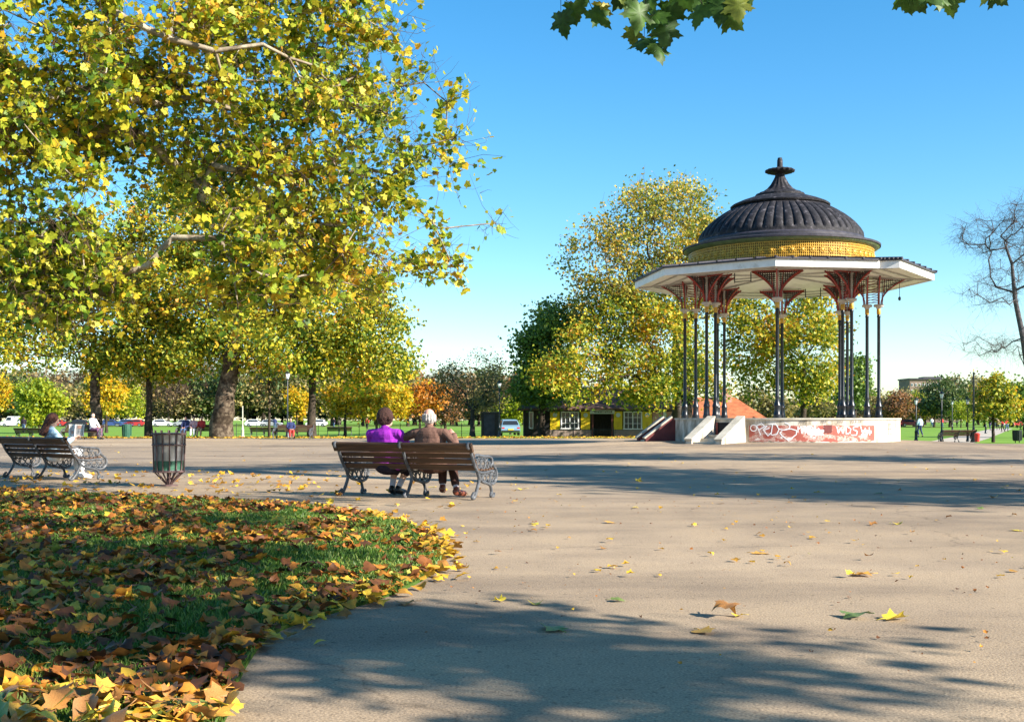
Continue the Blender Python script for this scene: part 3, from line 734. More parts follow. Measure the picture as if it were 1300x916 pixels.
# stairs
def stair(aC, L, wid, msk, msd, door):
    d = Vector((cos(aC), sin(aC), 0)); t = Vector((-d.y, d.x, 0)); R0 = RP - .12
    for s in (-1, 1):
        o = d * R0 + t * s * wid / 2; mbx = MB(); th = .13
        prof = [(0, Z0), (L + .12, Z0 - .02), (L + .12, .30), (.25, ZP + .0), (0, ZP + .0)]
        vs = []
        for side in (-th, th):
            for (u, z) in prof: vs.append(o + d * u + t * side + Vector((0, 0, z)))
        n = len(prof)
        mbx.add(vs, [tuple(range(n)), tuple(range(2 * n - 1, n - 1, -1))] + [(i, i + n, (i + 1) % n + n, (i + 1) % n) for i in range(n)])
        w = mbx.build('stair_wall', msk, bs, False)
        cp = MB(); a = o + d * (L + .18) + Vector((0, 0, .32)); b = o + d * .2 + Vector((0, 0, ZP + .055)); cp.bar(a, b, .34, .07)
        cp.build('coping', M['concrete'], w, False)
    st = MB(); n = 3
    for k in range(n):
        h = .1 + .13 * k; st.bar(d * (RP + .02) + Vector((0, 0, Z0 + h / 2 + .05)), d * (RP + (L - .1) * (1 - k / n)) + Vector((0, 0, Z0 + h / 2 + .05)), wid - .26, h)
    st.build('steps', M['concrete'], bs, False)
    if door:
        dm = MB(); dm.bar(d * (RP - .02) + Vector((0, 0, .6)), d * (RP + .03) + Vector((0, 0, .6)), wid - .3, .75); dr = dm.build('door', M['dark'], bs, False)  # flat panel coloured near-black as the shade of the doorway recess
        j = MB(); j.bar(d * (RP + .03) + t * (-wid / 2 + .22) + Vector((0, 0, .6)), d * (RP + .07) + t * (-wid / 2 + .22) + Vector((0, 0, .6)), .09, .75); j.build('door_frame', M['redplain'], dr, False)
stair(radians(-127.5), 1.95, 1.28, M['plaster'], M['concrete'], True)
stair(radians(-172), 1.2, 1.28, M['redplain'], M['concrete'], False)
# columns
VA = [radians(-104.4 + 45 * k) for k in range(8)]
ZC = 5.92; ZS = 7.0
def column_parts(x, y, key):
    c = MB(); c.lathe([(.155, ZP), (.155, ZP + .12), (.13, ZP + .15), (.12, ZP + .45), (.14, ZP + .5), (.10, ZP + .62), (.075, ZP + .8), (.085, ZP + .84), (.072, ZP + .88), (.066, ZC - .55), (.08, ZC - .52), (.08, ZC - .48), (.066, ZC - .46), (.066, ZC - .42)], 12, (x, y, 0))
    sh = c.build('column', M['iron'], bs)
    c = MB(); c.lathe([(.075, ZC - .42), (.085, ZC - .38), (.085, ZC - .20), (.07, ZC - .18)], 12, (x, y, 0)); c.build('gold_collar', M['gold'], sh)
    c = MB(); c.lathe([(.08, ZC - .2), (.12, ZC - .12), (.2, ZC - .1), (.22, ZC - .03), (.18, ZC), (.04, ZC)], 12, (x, y, 0)); c.build('capital', M['capital'], sh)
    c = MB(); c.box((x, y, (ZC + ZS) / 2), (.075, .075, ZS - ZC)); c.build('post', M['post'], sh)
def spandrel(x, y, a, W, pr, lt, sc):
    d = Vector((cos(a), sin(a), 0)); o = Vector((x, y, 0)) + d * .04
    H = ZS - ZC
    def tc(z): return .05 + (W - .05) * (z / H) ** 2.1
    zs = [H * i / 10 for i in range(11)]
    cur = [o + d * tc(z) + Vector((0, 0, ZC + z)) for z in zs]
    n = Vector((-d.y, d.x, 0))
    for i in range(10): pr.bar(cur[i], cur[i + 1], .05, .05, n)
    pr.bar(o + Vector((0, 0, ZS - .03)), o + d * W + Vector((0, 0, ZS - .03)), .05, .05)
    pr.bar(o + d * .1 + Vector((0, 0, ZC)), o + d * .2 + Vector((0, 0, ZS)), .035, .035, n)
    # lattice sheet of small bars inside
    k = 0
    for z0 in np.arange(.12, H - .02, .085):
        z = float(z0); t0, t1 = .03, tc(z); 
        if t1 < .1: continue
        lt.bar(o + d * t0 + Vector((0, 0, ZC + z)), o + d * t1 + Vector((0, 0, ZC + z)), .024, .034, n)
    for t in np.arange(.1, W - .05, .085):
        z = H * ((float(t) - .05) / (W - .05)) ** (1 / 2.1) if t > .05 else 0
        lt.bar(o + d * float(t) + Vector((0, 0, ZC + z)), o + d * float(t) + Vector((0, 0, ZS - .04)), .024, .036, n)
        z2 = min(H, z + .25); lt.bar(o + d * float(t) + Vector((0, 0, ZC + z)), o + d * (float(t) + .12) + Vector((0, 0, ZC + z2)), .018, .03, n)
    # scroll following the curve
    for i in range(4, 10):
        p = cur[i].lerp(cur[i] + Vector((0, 0, .12)) - d * .03, .8); r = .035 + .008 * (i - 4)
        ring = [p + d * (cos(q) * r) + Vector((0, 0, sin(q) * r)) for q in np.linspace(0, 2 * pi, 9)]
        sc.tube(ring, .011, 4, False)
for a in VA:
    xo, yo = 4.05 * cos(a), 4.05 * sin(a); xi, yi = 3.58 * cos(a), 3.58 * sin(a)
    column_parts(xo, yo, a); column_parts(xi, yi, a)
    for (x, y, dirs) in ((xo, yo, (a, a + pi / 2, a - pi / 2)), (xi, yi, (a + pi, a + pi / 2, a - pi / 2))):
        pr, lt, sc = MB(), MB(), MB()
        for dd in dirs: spandrel(x, y, dd, 1.12 if abs(dd - a) < .01 else .95, pr, lt, sc)
        b_ = pr.build('bracket', M['redpaint'], bs, False); lt.build('openwork', M['lattice'], b_, False); sc.build('scrollwork', M['scroll'], b_)
    pm = MB(); d = Vector((cos(a), sin(a), 0)); n = Vector((-d.y, d.x, 0))
    for z in np.arange(ZC + .08, ZS, .11): pm.bar(d * 3.62 + Vector((0, 0, z)), d * 4.01 + Vector((0, 0, z)), .025, .03, n)
    for k in range(9):
        z = ZC + .05 + k * .11; pm.bar(d * 3.62 + Vector((0, 0, z)), d * 4.01 + Vector((0, 0, z + .11)), .02, .02, n)
    pm.build('bracket_panel', M['redpaint'], bs, False)
# eaves octagon with the broken corner
RE = 6.25
EV = []
for k, a in enumerate(VA):
    v = Vector((RE * cos(a), RE * sin(a)))
    if k == 1:
        v0 = Vector((RE * cos(VA[0]), RE * sin(VA[0]))); e = (v - v0)
        p = v0 + e * .865; nrm = v.normalized()
        EV += [p, p - nrm * .25 + e * .0, v * 1.035]
    else: EV.append(v)
def offset_poly(poly, k): return [p * k for p in poly]
def band(mb, poly, zb, zt, th):
    inner = [p * (1 - th / RE) for p in poly]; n = len(poly)
    vs = [(p.x, p.y, zb) for p in poly] + [(p.x, p.y, zt) for p in poly] + [(p.x, p.y, zt) for p in inner] + [(p.x, p.y, zb) for p in inner]
    fs = []
    for i in range(n):
        j = (i + 1) % n
        for r in range(4): fs.append((r * n + i, r * n + j, ((r + 1) % 4) * n + j, ((r + 1) % 4) * n + i))
    mb.add(vs, fs)
mb = MB(); band(mb, EV, 6.87, 7.16, .07); mb.build('fascia', M['cream'], bs, False)
# soffit
def ringsheet(mb, poly, zo, Ri, zi, center=False):
    n = len(poly); vs = [(p.x, p.y, zo) for p in poly]; vs += [(p.normalized().x * Ri, p.normalized().y * Ri, zi) for p in poly]
    fs = [(i, (i + 1) % n, (i + 1) % n + n, i + n) for i in range(n)]
    if center: vs.append((0, 0, zi + .25)); fs += [(i + n, (i + 1) % n + n, 2 * n) for i in range(n)]
    mb.add(vs, fs)
def densify(poly, k=6):
    q = []
    for i in range(len(poly)):
        for t in range(k): q.append(poly[i].lerp(poly[(i + 1) % len(poly)], t / k))
    return q
DE = densify(EV)
mb = MB(); ringsheet(mb, [p * .99 for p in DE], 6.92, 3.75, 7.06, True); sf = mb.build('soffit', M['soffit'], bs, False)
mb = MB()
for R_ in (4.75, 5.5):
    z = 6.92 + (7.06 - 6.92) * (6.2 - R_) / (6.2 - 3.75) - .03
    pts = [Vector((R_ * cos(a), R_ * sin(a), z)) for a in VA]
    for i in range(8): mb.bar(pts[i], pts[(i + 1) % 8], .05, .04)
for a in VA: mb.bar((3.8 * cos(a), 3.8 * sin(a), 7.02), (6.1 * cos(a), 6.1 * sin(a), 6.90), .07, .05)
for a in VA: mb.bar((3.6 * cos(a), 3.6 * sin(a), 7.03), (.3 * cos(a), .3 * sin(a), 7.24), .07, .05)
mb.build('batten', M['post'], sf, False)
# roof skirt
mb = MB(); ringsheet(mb, [p * 1.015 for p in DE], 7.22, 3.8, 7.52)
band(mb, [p * 1.015 for p in EV], 7.165, 7.222, .1); rf = mb.build('roof', M['leadflat'], bs, False)
mb = MB()
for i in range(0, len(DE)):
    p = DE[i] * 1.02; q = p.normalized() * 3.8; mb.tube([(p.x, p.y, 7.235), (q.x, q.y, 7.54)], .045, 6)
mb.build('roof_roll', M['leadflat'], rf)
# tie rods hanging under the soffit
mb = MB()
for k in (7, 3):
    a0, a1 = VA[k], VA[(k + 1) % 8]; p0 = Vector((3.9 * cos(a0), 3.9 * sin(a0), 6.75)); p1 = Vector((3.9 * cos(a1), 3.9 * sin(a1), 6.75))
    mb.tube([p0.lerp(p1, .38) + Vector((0, 0, -.08)), p0.lerp(p1, .62) + Vector((0, 0, -.08))], .018, 5)
    for t in (.38, .62): mb.tube([p0.lerp(p1, t) + Vector((0, 0, -.12)), p0.lerp(p1, t) + Vector((0, 0, .28))], .022, 5)
mb.build('hanging_rail', M['iron'], bs)
mb = MB(); a = radians(-8); mb.tube([(4.95 * cos(a), 4.95 * sin(a), 6.95), (4.95 * cos(a), 4.95 * sin(a), 6.25)], .012, 5); mb.ell((4.95 * cos(a), 4.95 * sin(a), 6.2), (.06, .06, .09)); mb.build('hanging_lamp', M['iron'], bs)
# drum, frieze
mb = MB(); mb.lathe([(3.84, 7.3), (3.84, 8.2)], 96); dr = mb.build('drum', M['golddark'], bs)
mb = MB()
for k in range(300):
    a = 2 * pi * k / 300; c, s = cos(a), sin(a); mb.box((3.862 * c, 3.862 * s, 7.76), (.03, .032, .84), a)
for z in np.arange(7.42, 8.18, .105): mb.lathe([(3.85, z - .013), (3.882, z - .013), (3.882, z + .013), (3.85, z + .013)], 120)
mb.build('gold_lattice', M['gold'], dr, False)
for k in range(60):
    mb = MB(); a = 2 * pi * k / 60; d = Vector((cos(a), sin(a), 0)); t = Vector((-d.y, d.x, 0)); c = d * 3.885 + Vector((0, 0, 7.83))
    R = Matrix((t, Vector((0, 0, 1)), d)).transposed()
    mb.ell(c, (.08, .08, .04), 8, 5, R)
    for q in range(8):
        an = q * pi / 4; p = c + t * cos(an) * .105 + Vector((0, 0, sin(an) * .105)); mb.ell(p, (.036, .036, .022), 6, 4, R)
    mb.build('rosette', M['gold'], dr)
mb = MB(); mb.lathe([(3.84, 8.18), (3.92, 8.19), (3.98, 8.235), (4.06, 8.27), (4.1, 8.33), (3.9, 8.42), (3.6, 8.46)], 96); mb.build('cornice', M['green'], bs)
mb = MB(); mb.lathe([(4.0, 8.3), (4.14, 8.325), (4.15, 8.40), (3.9, 8.46), (3.62, 8.48), (3.55, 8.5), (3.56, 8.62), (3.5, 8.68)], 96); mb.build('gutter', M['leadflat'], bs)
NG = 52
def gad(r, z, a):
    t = (z - 8.78) / (10.14 - 8.78)
    if t < 0 or t > 1: return r
    amp = .13 * min(1, t * 9, (1 - t) * 9) * (r / 3.4) ** .6
    return r + amp * (abs(cos(NG * a / 2)) ** .45 - .55)
prof = [(3.5, 8.66), (3.46, 8.74)]
dp = [(3.47, 8.78), (3.40, 8.92), (3.28, 9.12), (3.12, 9.32), (2.93, 9.50), (2.70, 9.69), (2.45, 9.86), (2.22, 10.0), (2.02, 10.12)]
for i in range(len(dp) - 1):
    for k in range(3): t = k / 3; prof.append((dp[i][0] * (1 - t) + dp[i + 1][0] * t, dp[i][1] * (1 - t) + dp[i + 1][1] * t))
prof += [dp[-1], (1.98, 10.16)]
mb = MB(); mb.lathe(prof, NG * 8, fn=gad)
mb.lathe([(1.98, 10.14), (2.08, 10.16), (2.10, 10.22), (2.02, 10.28), (1.7, 10.42), (1.35, 10.54), (1.1, 10.6), (1.05, 10.6)], 64)
mb.build('dome', M['lead'], bs, ang=50)
mb = MB()
def flute(r, z, a): return r * (1 + .05 * cos(16 * a) * (1 if .25 < r < 1.02 else 0))
mb.lathe([(1.06, 10.58), (1.06, 10.68), (.95, 10.76), (.72, 10.84), (.52, 10.98), (.38, 11.15), (.27, 11.35), (.21, 11.5), (.2, 11.6), (.35, 11.62), (.58, 11.68), (.62, 11.74), (.55, 11.8), (.3, 11.82), (.125, 11.84), (.115, 12.2), (.1, 12.24), (.09, 12.3), (0, 12.31)], 64, fn=flute)
mb.build('finial', M['lead'], bs)
# ================================================================== BENCHES
M['slat'] = noisy('varnished brown slat', [(.3, (.035, .018, .011)), (.5, (.07, .036, .02)), (.7, (.13, .07, .035))], 3, 6, .45, bump=.2, stretch=(.6, 8, 8))
M['castiron'] = noisy('grey painted cast iron', [(.3, (.035, .038, .042)), (.55, (.08, .085, .095)), (.75, (.17, .17, .18))], 14, 5, .5, bump=.25)
M['castdark'] = noisy('dark cast iron', [(.3, (.03, .032, .035)), (.7, (.08, .08, .085))], 14, 5, .5)
def curve(pts, n=4):
    pts = [Vector(p) for p in pts]; out = []
    for i in range(len(pts) - 1):
        p0 = pts[max(i - 1, 0)]; p1 = pts[i]; p2 = pts[i + 1]; p3 = pts[min(i + 2, len(pts) - 1)]
        for k in range(n):
            t = k / n
            out.append(.5 * ((2 * p1) + (p2 - p0) * t + (2 * p0 - 5 * p1 + 4 * p2 - p3) * t * t + (3 * p1 - p0 - 3 * p2 + p3) * t ** 3))
    out.append(pts[-1]); return out
def bench_frame(x, m, parent):
    mb = MB(); V3 = lambda y, z: Vector((x, y, z))
    def pipe(pts, r, n=4, k=8): mb.tube([V3(p.x, p.y) for p in curve([(a, b, 0) for a, b in pts], n)], r, k)
    pipe([(-.13, .78), (-.20, .80), (-.22, .75), (-.17, .73), (-.15, .77)], .022)
    pipe([(-.15, .76), (-.08, .62), (-.01, .5), (.09, .38), (.13, .27), (.06, .13), (.0, .05), (-.03, .02)], .024)
    pipe([(-.02, .10), (-.06, .075), (-.08, .035), (-.045, .018), (-.02, .045)], .022)
    pipe([(.07, .40), (.25, .37), (.48, .39), (.58, .37)], .022)
    pipe([(-.06, .60), (.06, .63), (.25, .61), (.42, .60), (.52, .57), (.53, .49), (.46, .47), (.45, .53)], .021)
    pipe([(.53, .53), (.58, .46), (.66, .40), (.68, .30), (.62, .22), (.52, .20), (.42, .24)], .022)
    pipe([(.10, .34), (.22, .25), (.36, .22), (.48, .18), (.52, .10), (.55, .03)], .022)
    pipe([(.52, .08), (.50, .03), (.55, .015), (.60, .03), (.59, .06)], .022)
    # openwork of rings and leaves
    def ring(y, z, r, w=.009, a0=0, a1=360): mb.tube([V3(y + r * cos(radians(a0 + (a1 - a0) * q / 12)), z + r * sin(radians(a0 + (a1 - a0) * q / 12))) for q in range(13)], w, 5)
    for (y, z, r) in ((.03, .53, .05), (.13, .50, .06), (.25, .49, .065), (.37, .49, .06), (.46, .44, .04), (.18, .56, .035), (.31, .56, .035), (.06, .44, .035),
                      (.20, .32, .045), (.31, .30, .05), (.42, .31, .05), (.53, .30, .055), (.60, .36, .035), (.61, .27, .03), (.48, .36, .03), (.36, .35, .03), (.25, .34, .02), (.13, .33, .03)): ring(y, z, r)
    for y0, z0, y1, z1 in ((.0, .5, .12, .6), (.12, .44, .24, .6), (.24, .42, .12, .6), (.3, .42, .4, .58), (.42, .42, .3, .6), (.16, .36, .3, .24), (.3, .36, .42, .24), (.44, .38, .56, .22), (.56, .38, .46, .22), (.62, .4, .66, .26)): mb.tube([V3(y0, z0), V3(y1, z1)], .009, 5)
    mb.build('end_frame', m, parent)
def make_bench(L=2.13):
    r = empty('park_bench')
    for i, x in enumerate((-L / 2, 0, L / 2)): bench_frame(x, M['castiron'], r)
    a = Vector((0, .03, .45)); b = Vector((0, -.14, .755)); d = (b - a).normalized()
    up = Vector((0, d.z, -d.y))
    for i, (t, w, th) in enumerate(((.03, .072, .024), (.305, .072, .024), (.58, .072, .024), (.93, .125, .042))):
        mb = MB(); c = a.lerp(b, t) + Vector((0, -.035 if i == 3 else .02, 0)); e = .05 if i == 3 else .02
        mb.bar(c - Vector((L / 2 + e, 0, 0)), c + Vector((L / 2 + e, 0, 0)), th, w, d)
        if i == 3: mb.tube([c + d * .055 - Vector((L / 2 + e, 0, 0)), c + d * .055 + Vector((L / 2 + e, 0, 0))], .028, 10)
        mb.build('back_slat', M['slat'], r)
    for i in range(6):
        mb = MB(); y = .09 + i * .085; z = .425 - .012 * sin(pi * i / 5); mb.bar((-L / 2 - .02, y, z), (L / 2 + .02, y, z), .068, .028); mb.build('seat_slat', M['slat'], r)
    return r
bench0 = make_bench(); tag(bench0, 'slatted park bench with grey cast iron ends, carrying the seated couple', 'bench', 'park benches with cast iron ends')
BR = radians(-25)
bench0.location = (-1.475, 16.38, 0); bench0.scale = (1, 1, .965); bench0.rotation_euler = (0, 0, BR)
def put_bench(label, x, y, z, rz):
    b = copy_tree(bench0); b.location = (x, y, z); b.rotation_euler = (0, 0, rz); b['label'] = label; return b
LBR = radians(-36)
lb = put_bench('slatted park bench at the left edge where a woman sits reading', -8.72, 21.52, 0, LBR)
def atp(px, Y, z=None):
    x = (px - 650) * Y / F; return (x, Y, field_h(x, Y) if z is None else z)
b3 = put_bench('bench under the forked tree on which the man in white sits', *atp(107, 64.5, 0), radians(178))
b4 = put_bench('bench beside the tall lamp with a child on it, seen end on', *atp(374, 66, 0), radians(172))
b7 = put_bench('bench seat carrying the group of three, left of the thickest trunk', *atp(249, 70.5, 0), radians(180))
b5 = put_bench('dark bench on the grass at the start of the pale path', *atp(1217, 74), radians(4))
b6 = put_bench('small far bench on the field just left of the seated couple', *atp(431, 105), radians(10))
b8 = put_bench('small far bench on the field right of the thickest trunk', *atp(334, 98), radians(0))
b9 = put_bench('small far bench on the field at the left behind the reading woman', *atp(36, 88), radians(-8))

# ================================================================== LITTER BINS
M['binrib'] = noisy('brown rusty bin bar', [(.3, (.05, .03, .03)), (.7, (.14, .085, .08))], 14, 4, .6)
M['liner'] = noisy('galvanised liner', [(.3, (.12, .15, .16)), (.5, (.32, .35, .37)), (.66, (.62, .64, .66))], 4, 5, .35, metal=.6, stretch=(1, 1, .3))
M['bingreen'] = noisy('green bin paint', [(.3, (.02, .08, .05)), (.7, (.04, .13, .08))], 6, 4, .5)
M['bindark'] = noisy('dark bin paint', [(.3, (.012, .018, .015)), (.7, (.03, .04, .035))], 6, 4, .5)
def litter_bin(label, loc, s=1.0, n=14, liner='liner'):
    r = empty('litter_bin', loc); tag(r, label, 'bin'); mb = MB()
    zt, zb = .90 * s, .24 * s; rt, rb = .265 * s, .243 * s
    for k in range(n):
        a = 2 * pi * k / n + .1; c, q = cos(a), sin(a)
        mb.tube([(rt * c * 1.04, rt * q * 1.04, zt + .02), (rt * c, rt * q, zt - .05), (rb * c, rb * q, zb), (.04 * c, .04 * q, .03)], .013 * s, 6)
    for z, rr in ((zt - .04, rt), (zt - .22, rt * .975), (zb, rb)):
        mb.tube([(rr * cos(a) * 1.03, rr * sin(a) * 1.03, z) for a in np.linspace(0, 2 * pi, 33)], .014 * s, 6)
    mb.tube([(0, 0, 0), (0, 0, zb)], .035 * s, 10); mb.lathe([(.14, 0), (.14, .02), (.05, .03)], 16)
    mb.build('basket', M['binrib'], r)
    mb = MB(); mb.lathe([(rb * .93, zb + .02), (rt * .93, zt - .03), (rt * .96, zt - .02), (rt * .90, zt - .03), (rb * .88, zb + .04), (0, zb + .04)], 28); mb.build('liner', M[liner], r)
    if liner == 'liner':
        mb = MB(); mb.lathe([(rb * .935, zb + .025), (rb * .955, zb + .18)], 28); mb.build('green_band', M['bingreen'], r)
    return r
litter_bin('round wire litter bin with a shiny metal liner beside the left bench', (*G(214.5, 616.5).xy, 0))
def drum_bin(label, loc, m, r=.32, h=.95, legs=False):
    e = empty('litter_bin', loc); tag(e, label, 'bin'); mb = MB(); z0 = .12 if legs else .02
    mb.lathe([(0, z0), (r * .85, z0), (r * .9, z0 + .05), (r, h - .05), (r * 1.06, h - .04), (r * 1.06, h), (r * .95, h), (r * .9, h - .1), (0, h - .1)], 24); mb.build('drum', m, e)
    mb = MB()
    for k in range(16): a = 2 * pi * k / 16; mb.bar((r * .92 * cos(a), r * .92 * sin(a), z0 + .06), (r * 1.01 * cos(a), r * 1.01 * sin(a), h - .06), .02, .03)
    mb.build('rib', m, e)
    if legs:
        mb = MB(); mb.tube([(-.12, 0, 0), (-.12, 0, z0 + .02)], .03); mb.tube([(.12, 0, 0), (.12, 0, z0 + .02)], .03); mb.build('leg', m, e)
    return e
drum_bin('green ribbed litter bin on the verge between two tree trunks', atp(161, 68.5, 0), M['bingreen'], .27, .8)
drum_bin('dark litter bin standing on the grass at the far right edge', atp(1291.5, 72), M['bindark'], .28, .78, True)
# ================================================================== LAMP POSTS
M['lampblack'] = noisy('black lamp paint', [(.4, (.012, .016, .018)), (.7, (.03, .036, .04))], 6, 4, .35)
M['lampgrey'] = noisy('weathered pale post', [(.4, (.45, .42, .36)), (.7, (.6, .57, .5))], 6, 4, .6)
M['glass'] = mat('milky lantern glass', (.72, .75, .76), .2)
def lamp_post(label, px, Y, ytop, m='lampblack', z=None, head=True, thick=1.0, cat='lamp post'):
    x, y, z = atp(px, Y, z); e = empty('lamp_post', (x, y, z)); tag(e, label, cat)
    H = HC + (HY - ytop) * Y / F - z; k = thick
    mb = MB(); mb.lathe([(.13 * k, 0), (.13 * k, .12), (.10 * k, .16), (.09 * k, .6), (.11 * k, .64), (.06 * k, .72), (.045 * k, 1.0), (.035 * k, H - (.55 if head else 0)), (.0, H - (.5 if head else 0))], 12)
    if head: mb.tube([(-.14, 0, H - .72), (.14, 0, H - .72)], .015, 6)
    mb.build('pole', M[m], e)
    if head:
        mb = MB(); mb.lathe([(.07, H - .5), (.14, H - .2), (.14, H - .18)], 6); mb.build('lantern', M['glass'], e)
        mb = MB(); mb.lathe([(.05, H - .56), (.08, H - .52), (.075, H - .49)], 6); mb.lathe([(.165, H - .19), (.15, H - .15), (.06, H - .06), (.03, H - .04), (.04, H - .02), (0, H)], 6)
        for q in range(6):
            a = q * pi / 3; mb.tube([(.072 * cos(a), .072 * sin(a), H - .5), (.145 * cos(a), .145 * sin(a), H - .18)], .01, 4)
        mb.build('lantern_frame', M[m], e)
    return e
lamp_post('black lamp post nearest the right side of the bandstand platform', 1163, 76, 504)
lamp_post('black lamp post beside the left end of the dark far bench', 1195.5, 75, 496)
lamp_post('slim lamp post between the dark bench and the tall thick post', 1228.5, 76, 503, thick=.8)
lamp_post('tall thick dark post touching the small yellow topped tree', 1236, 74, 472, head=False, thick=1.5, cat='post')
lamp_post('short far lamp post standing beside the pale path', 1251.5, 120, 523)
lamp_post('thin far lamp post rising behind the middle of the dark bench', 1209, 130, 508)
lamp_post('tall lamp post left of the bench with a child on it', 365, 68, 470, z=0)
lamp_post('tall lamp post in front of the parked car by the dark shed', 634, 82, 483)
lamp_post('pale wooden post standing alone on the field right of the thickest trunk', 308, 92, 515, 'lampgrey', head=False, thick=1.2, cat='post')
bag = empty('litter_bin', atp(1240.5, 73)); tag(bag, 'small red bin at the foot of the tall thick post', 'bin')
M['redbin'] = mat('red plastic', (.55, .03, .02), .5)
mb = MB(); mb.lathe([(0, .05), (.13, .05), (.16, .5), (.17, .52), (.14, .52), (.13, .4), (0, .4)], 16); mb.build('drum', M['redbin'], bag)
mb = MB(); mb.lathe([(.18, .5), (.18, .55), (.08, .6), (0, .61)], 16); mb.build('lid', M['redbin'], bag)
# ================================================================== PEOPLE
SKIN = mat('skin', (.62, .36, .26), .55); SKIN2 = mat('pink skin', (.66, .33, .25), .55)
def remesh(mb, vox, name, m, parent, sm=3):
    me = mb.mesh('tmp'); o = bpy.data.objects.new('tmp', me); COL.objects.link(o)
    r = o.modifiers.new('r', 'REMESH'); r.mode = 'VOXEL'; r.voxel_size = vox; r.use_smooth_shade = True
    s = o.modifiers.new('s', 'SMOOTH'); s.iterations = sm; s.factor = .5
    dg = bpy.context.evaluated_depsgraph_get(); dg.update()
    m2 = bpy.data.meshes.new_from_object(o.evaluated_get(dg)); bpy.data.objects.remove(o); m2.name = name
    m2.materials.clear(); m2.materials.append(m); m2.polygons.foreach_set('use_smooth', [True] * len(m2.polygons))
    return link_mesh(m2, name, m, parent)
def hand(mb, w, d, nrm, side, curl=.5, k=1.0):
    w = Vector(w); d = Vector(d).normalized(); nrm = Vector(nrm); nrm = (nrm - d * nrm.dot(d)).normalized(); l = d.cross(nrm) * side
    mb.ell(w + d * .045 * k, (.04 * k, .052 * k, .017 * k), 10, 7, Matrix((l, d, nrm)).transposed())
    for i, (off, ln) in enumerate(((-.03, .062), (-.01, .075), (.011, .07), (.031, .055))):
        a = w + d * .085 * k + l * off * k; b = a + (d * cos(curl * .6) - nrm * sin(curl * .6)) * ln * .5 * k; c = b + (d * cos(curl * 1.6) - nrm * sin(curl * 1.6)) * ln * .5 * k
        mb.caps(a - d * .02, b, .0095 * k, .009 * k, 7); mb.caps(b, c, .009 * k, .0075 * k, 7)
    a = w + d * .025 * k - l * .035 * k; b = a + (d * .7 - l * .6 - nrm * .3).normalized() * .04 * k; c = b + (d * .95 - nrm * .4).normalized() * .032 * k
    mb.caps(a, b, .012 * k, .0105 * k, 7); mb.caps(b, c, .0105 * k, .0085 * k, 7)
def head(mb, c, yaw, k=1.0, pitch=0):
    R = Matrix.Rotation(yaw, 3, 'Z') @ Matrix.Rotation(pitch, 3, 'X'); c = Vector(c)
    mb.ell(c, (.076 * k, .092 * k, .108 * k), 18, 12, R)
    mb.ell(c + R @ Vector((0, .032, -.06)) * k, (.055 * k, .06 * k, .055 * k), 12, 8, R)
    mb.caps(c + R @ Vector((0, .088, .01)) * k, c + R @ Vector((0, .108, -.022)) * k, .009 * k, .014 * k, 7)
    mb.ell(c + R @ Vector((0, .083, -.058)) * k, (.022 * k, .012 * k, .008 * k), 8, 6, R)
    mb.ell(c + R @ Vector((0, .078, .03)) * k, (.05 * k, .02 * k, .01 * k), 8, 6, R)
    for s in (-1, 1):
        mb.ell(c + R @ Vector((s * .078, .0, -.005)) * k, (.01 * k, .019 * k, .031 * k), 8, 6, R)
    return R
def torso(mb, g, lean, wd=1.0, hipz=.50):
    o = lambda x, y, z: Vector((x, y - lean * (z - hipz), z))
    mb.ell(o(0, .0, hipz + .04), (.175 * wd + g, .135 + g, .12 + g)); mb.ell(o(0, .0, hipz + .19), (.155 * wd + g, .125 + g, .15 + g))
    mb.ell(o(0, .005, hipz + .36), (.175 * wd + g, .125 + g, .17 + g)); mb.caps(o(-.145 * wd, 0, hipz + .475), o(.145 * wd, 0, hipz + .475), .06 + g, .06 + g)
    mb.ell(o(0, -.01, hipz + .44), (.15 * wd + g, .10 + g, .12 + g))
    return o
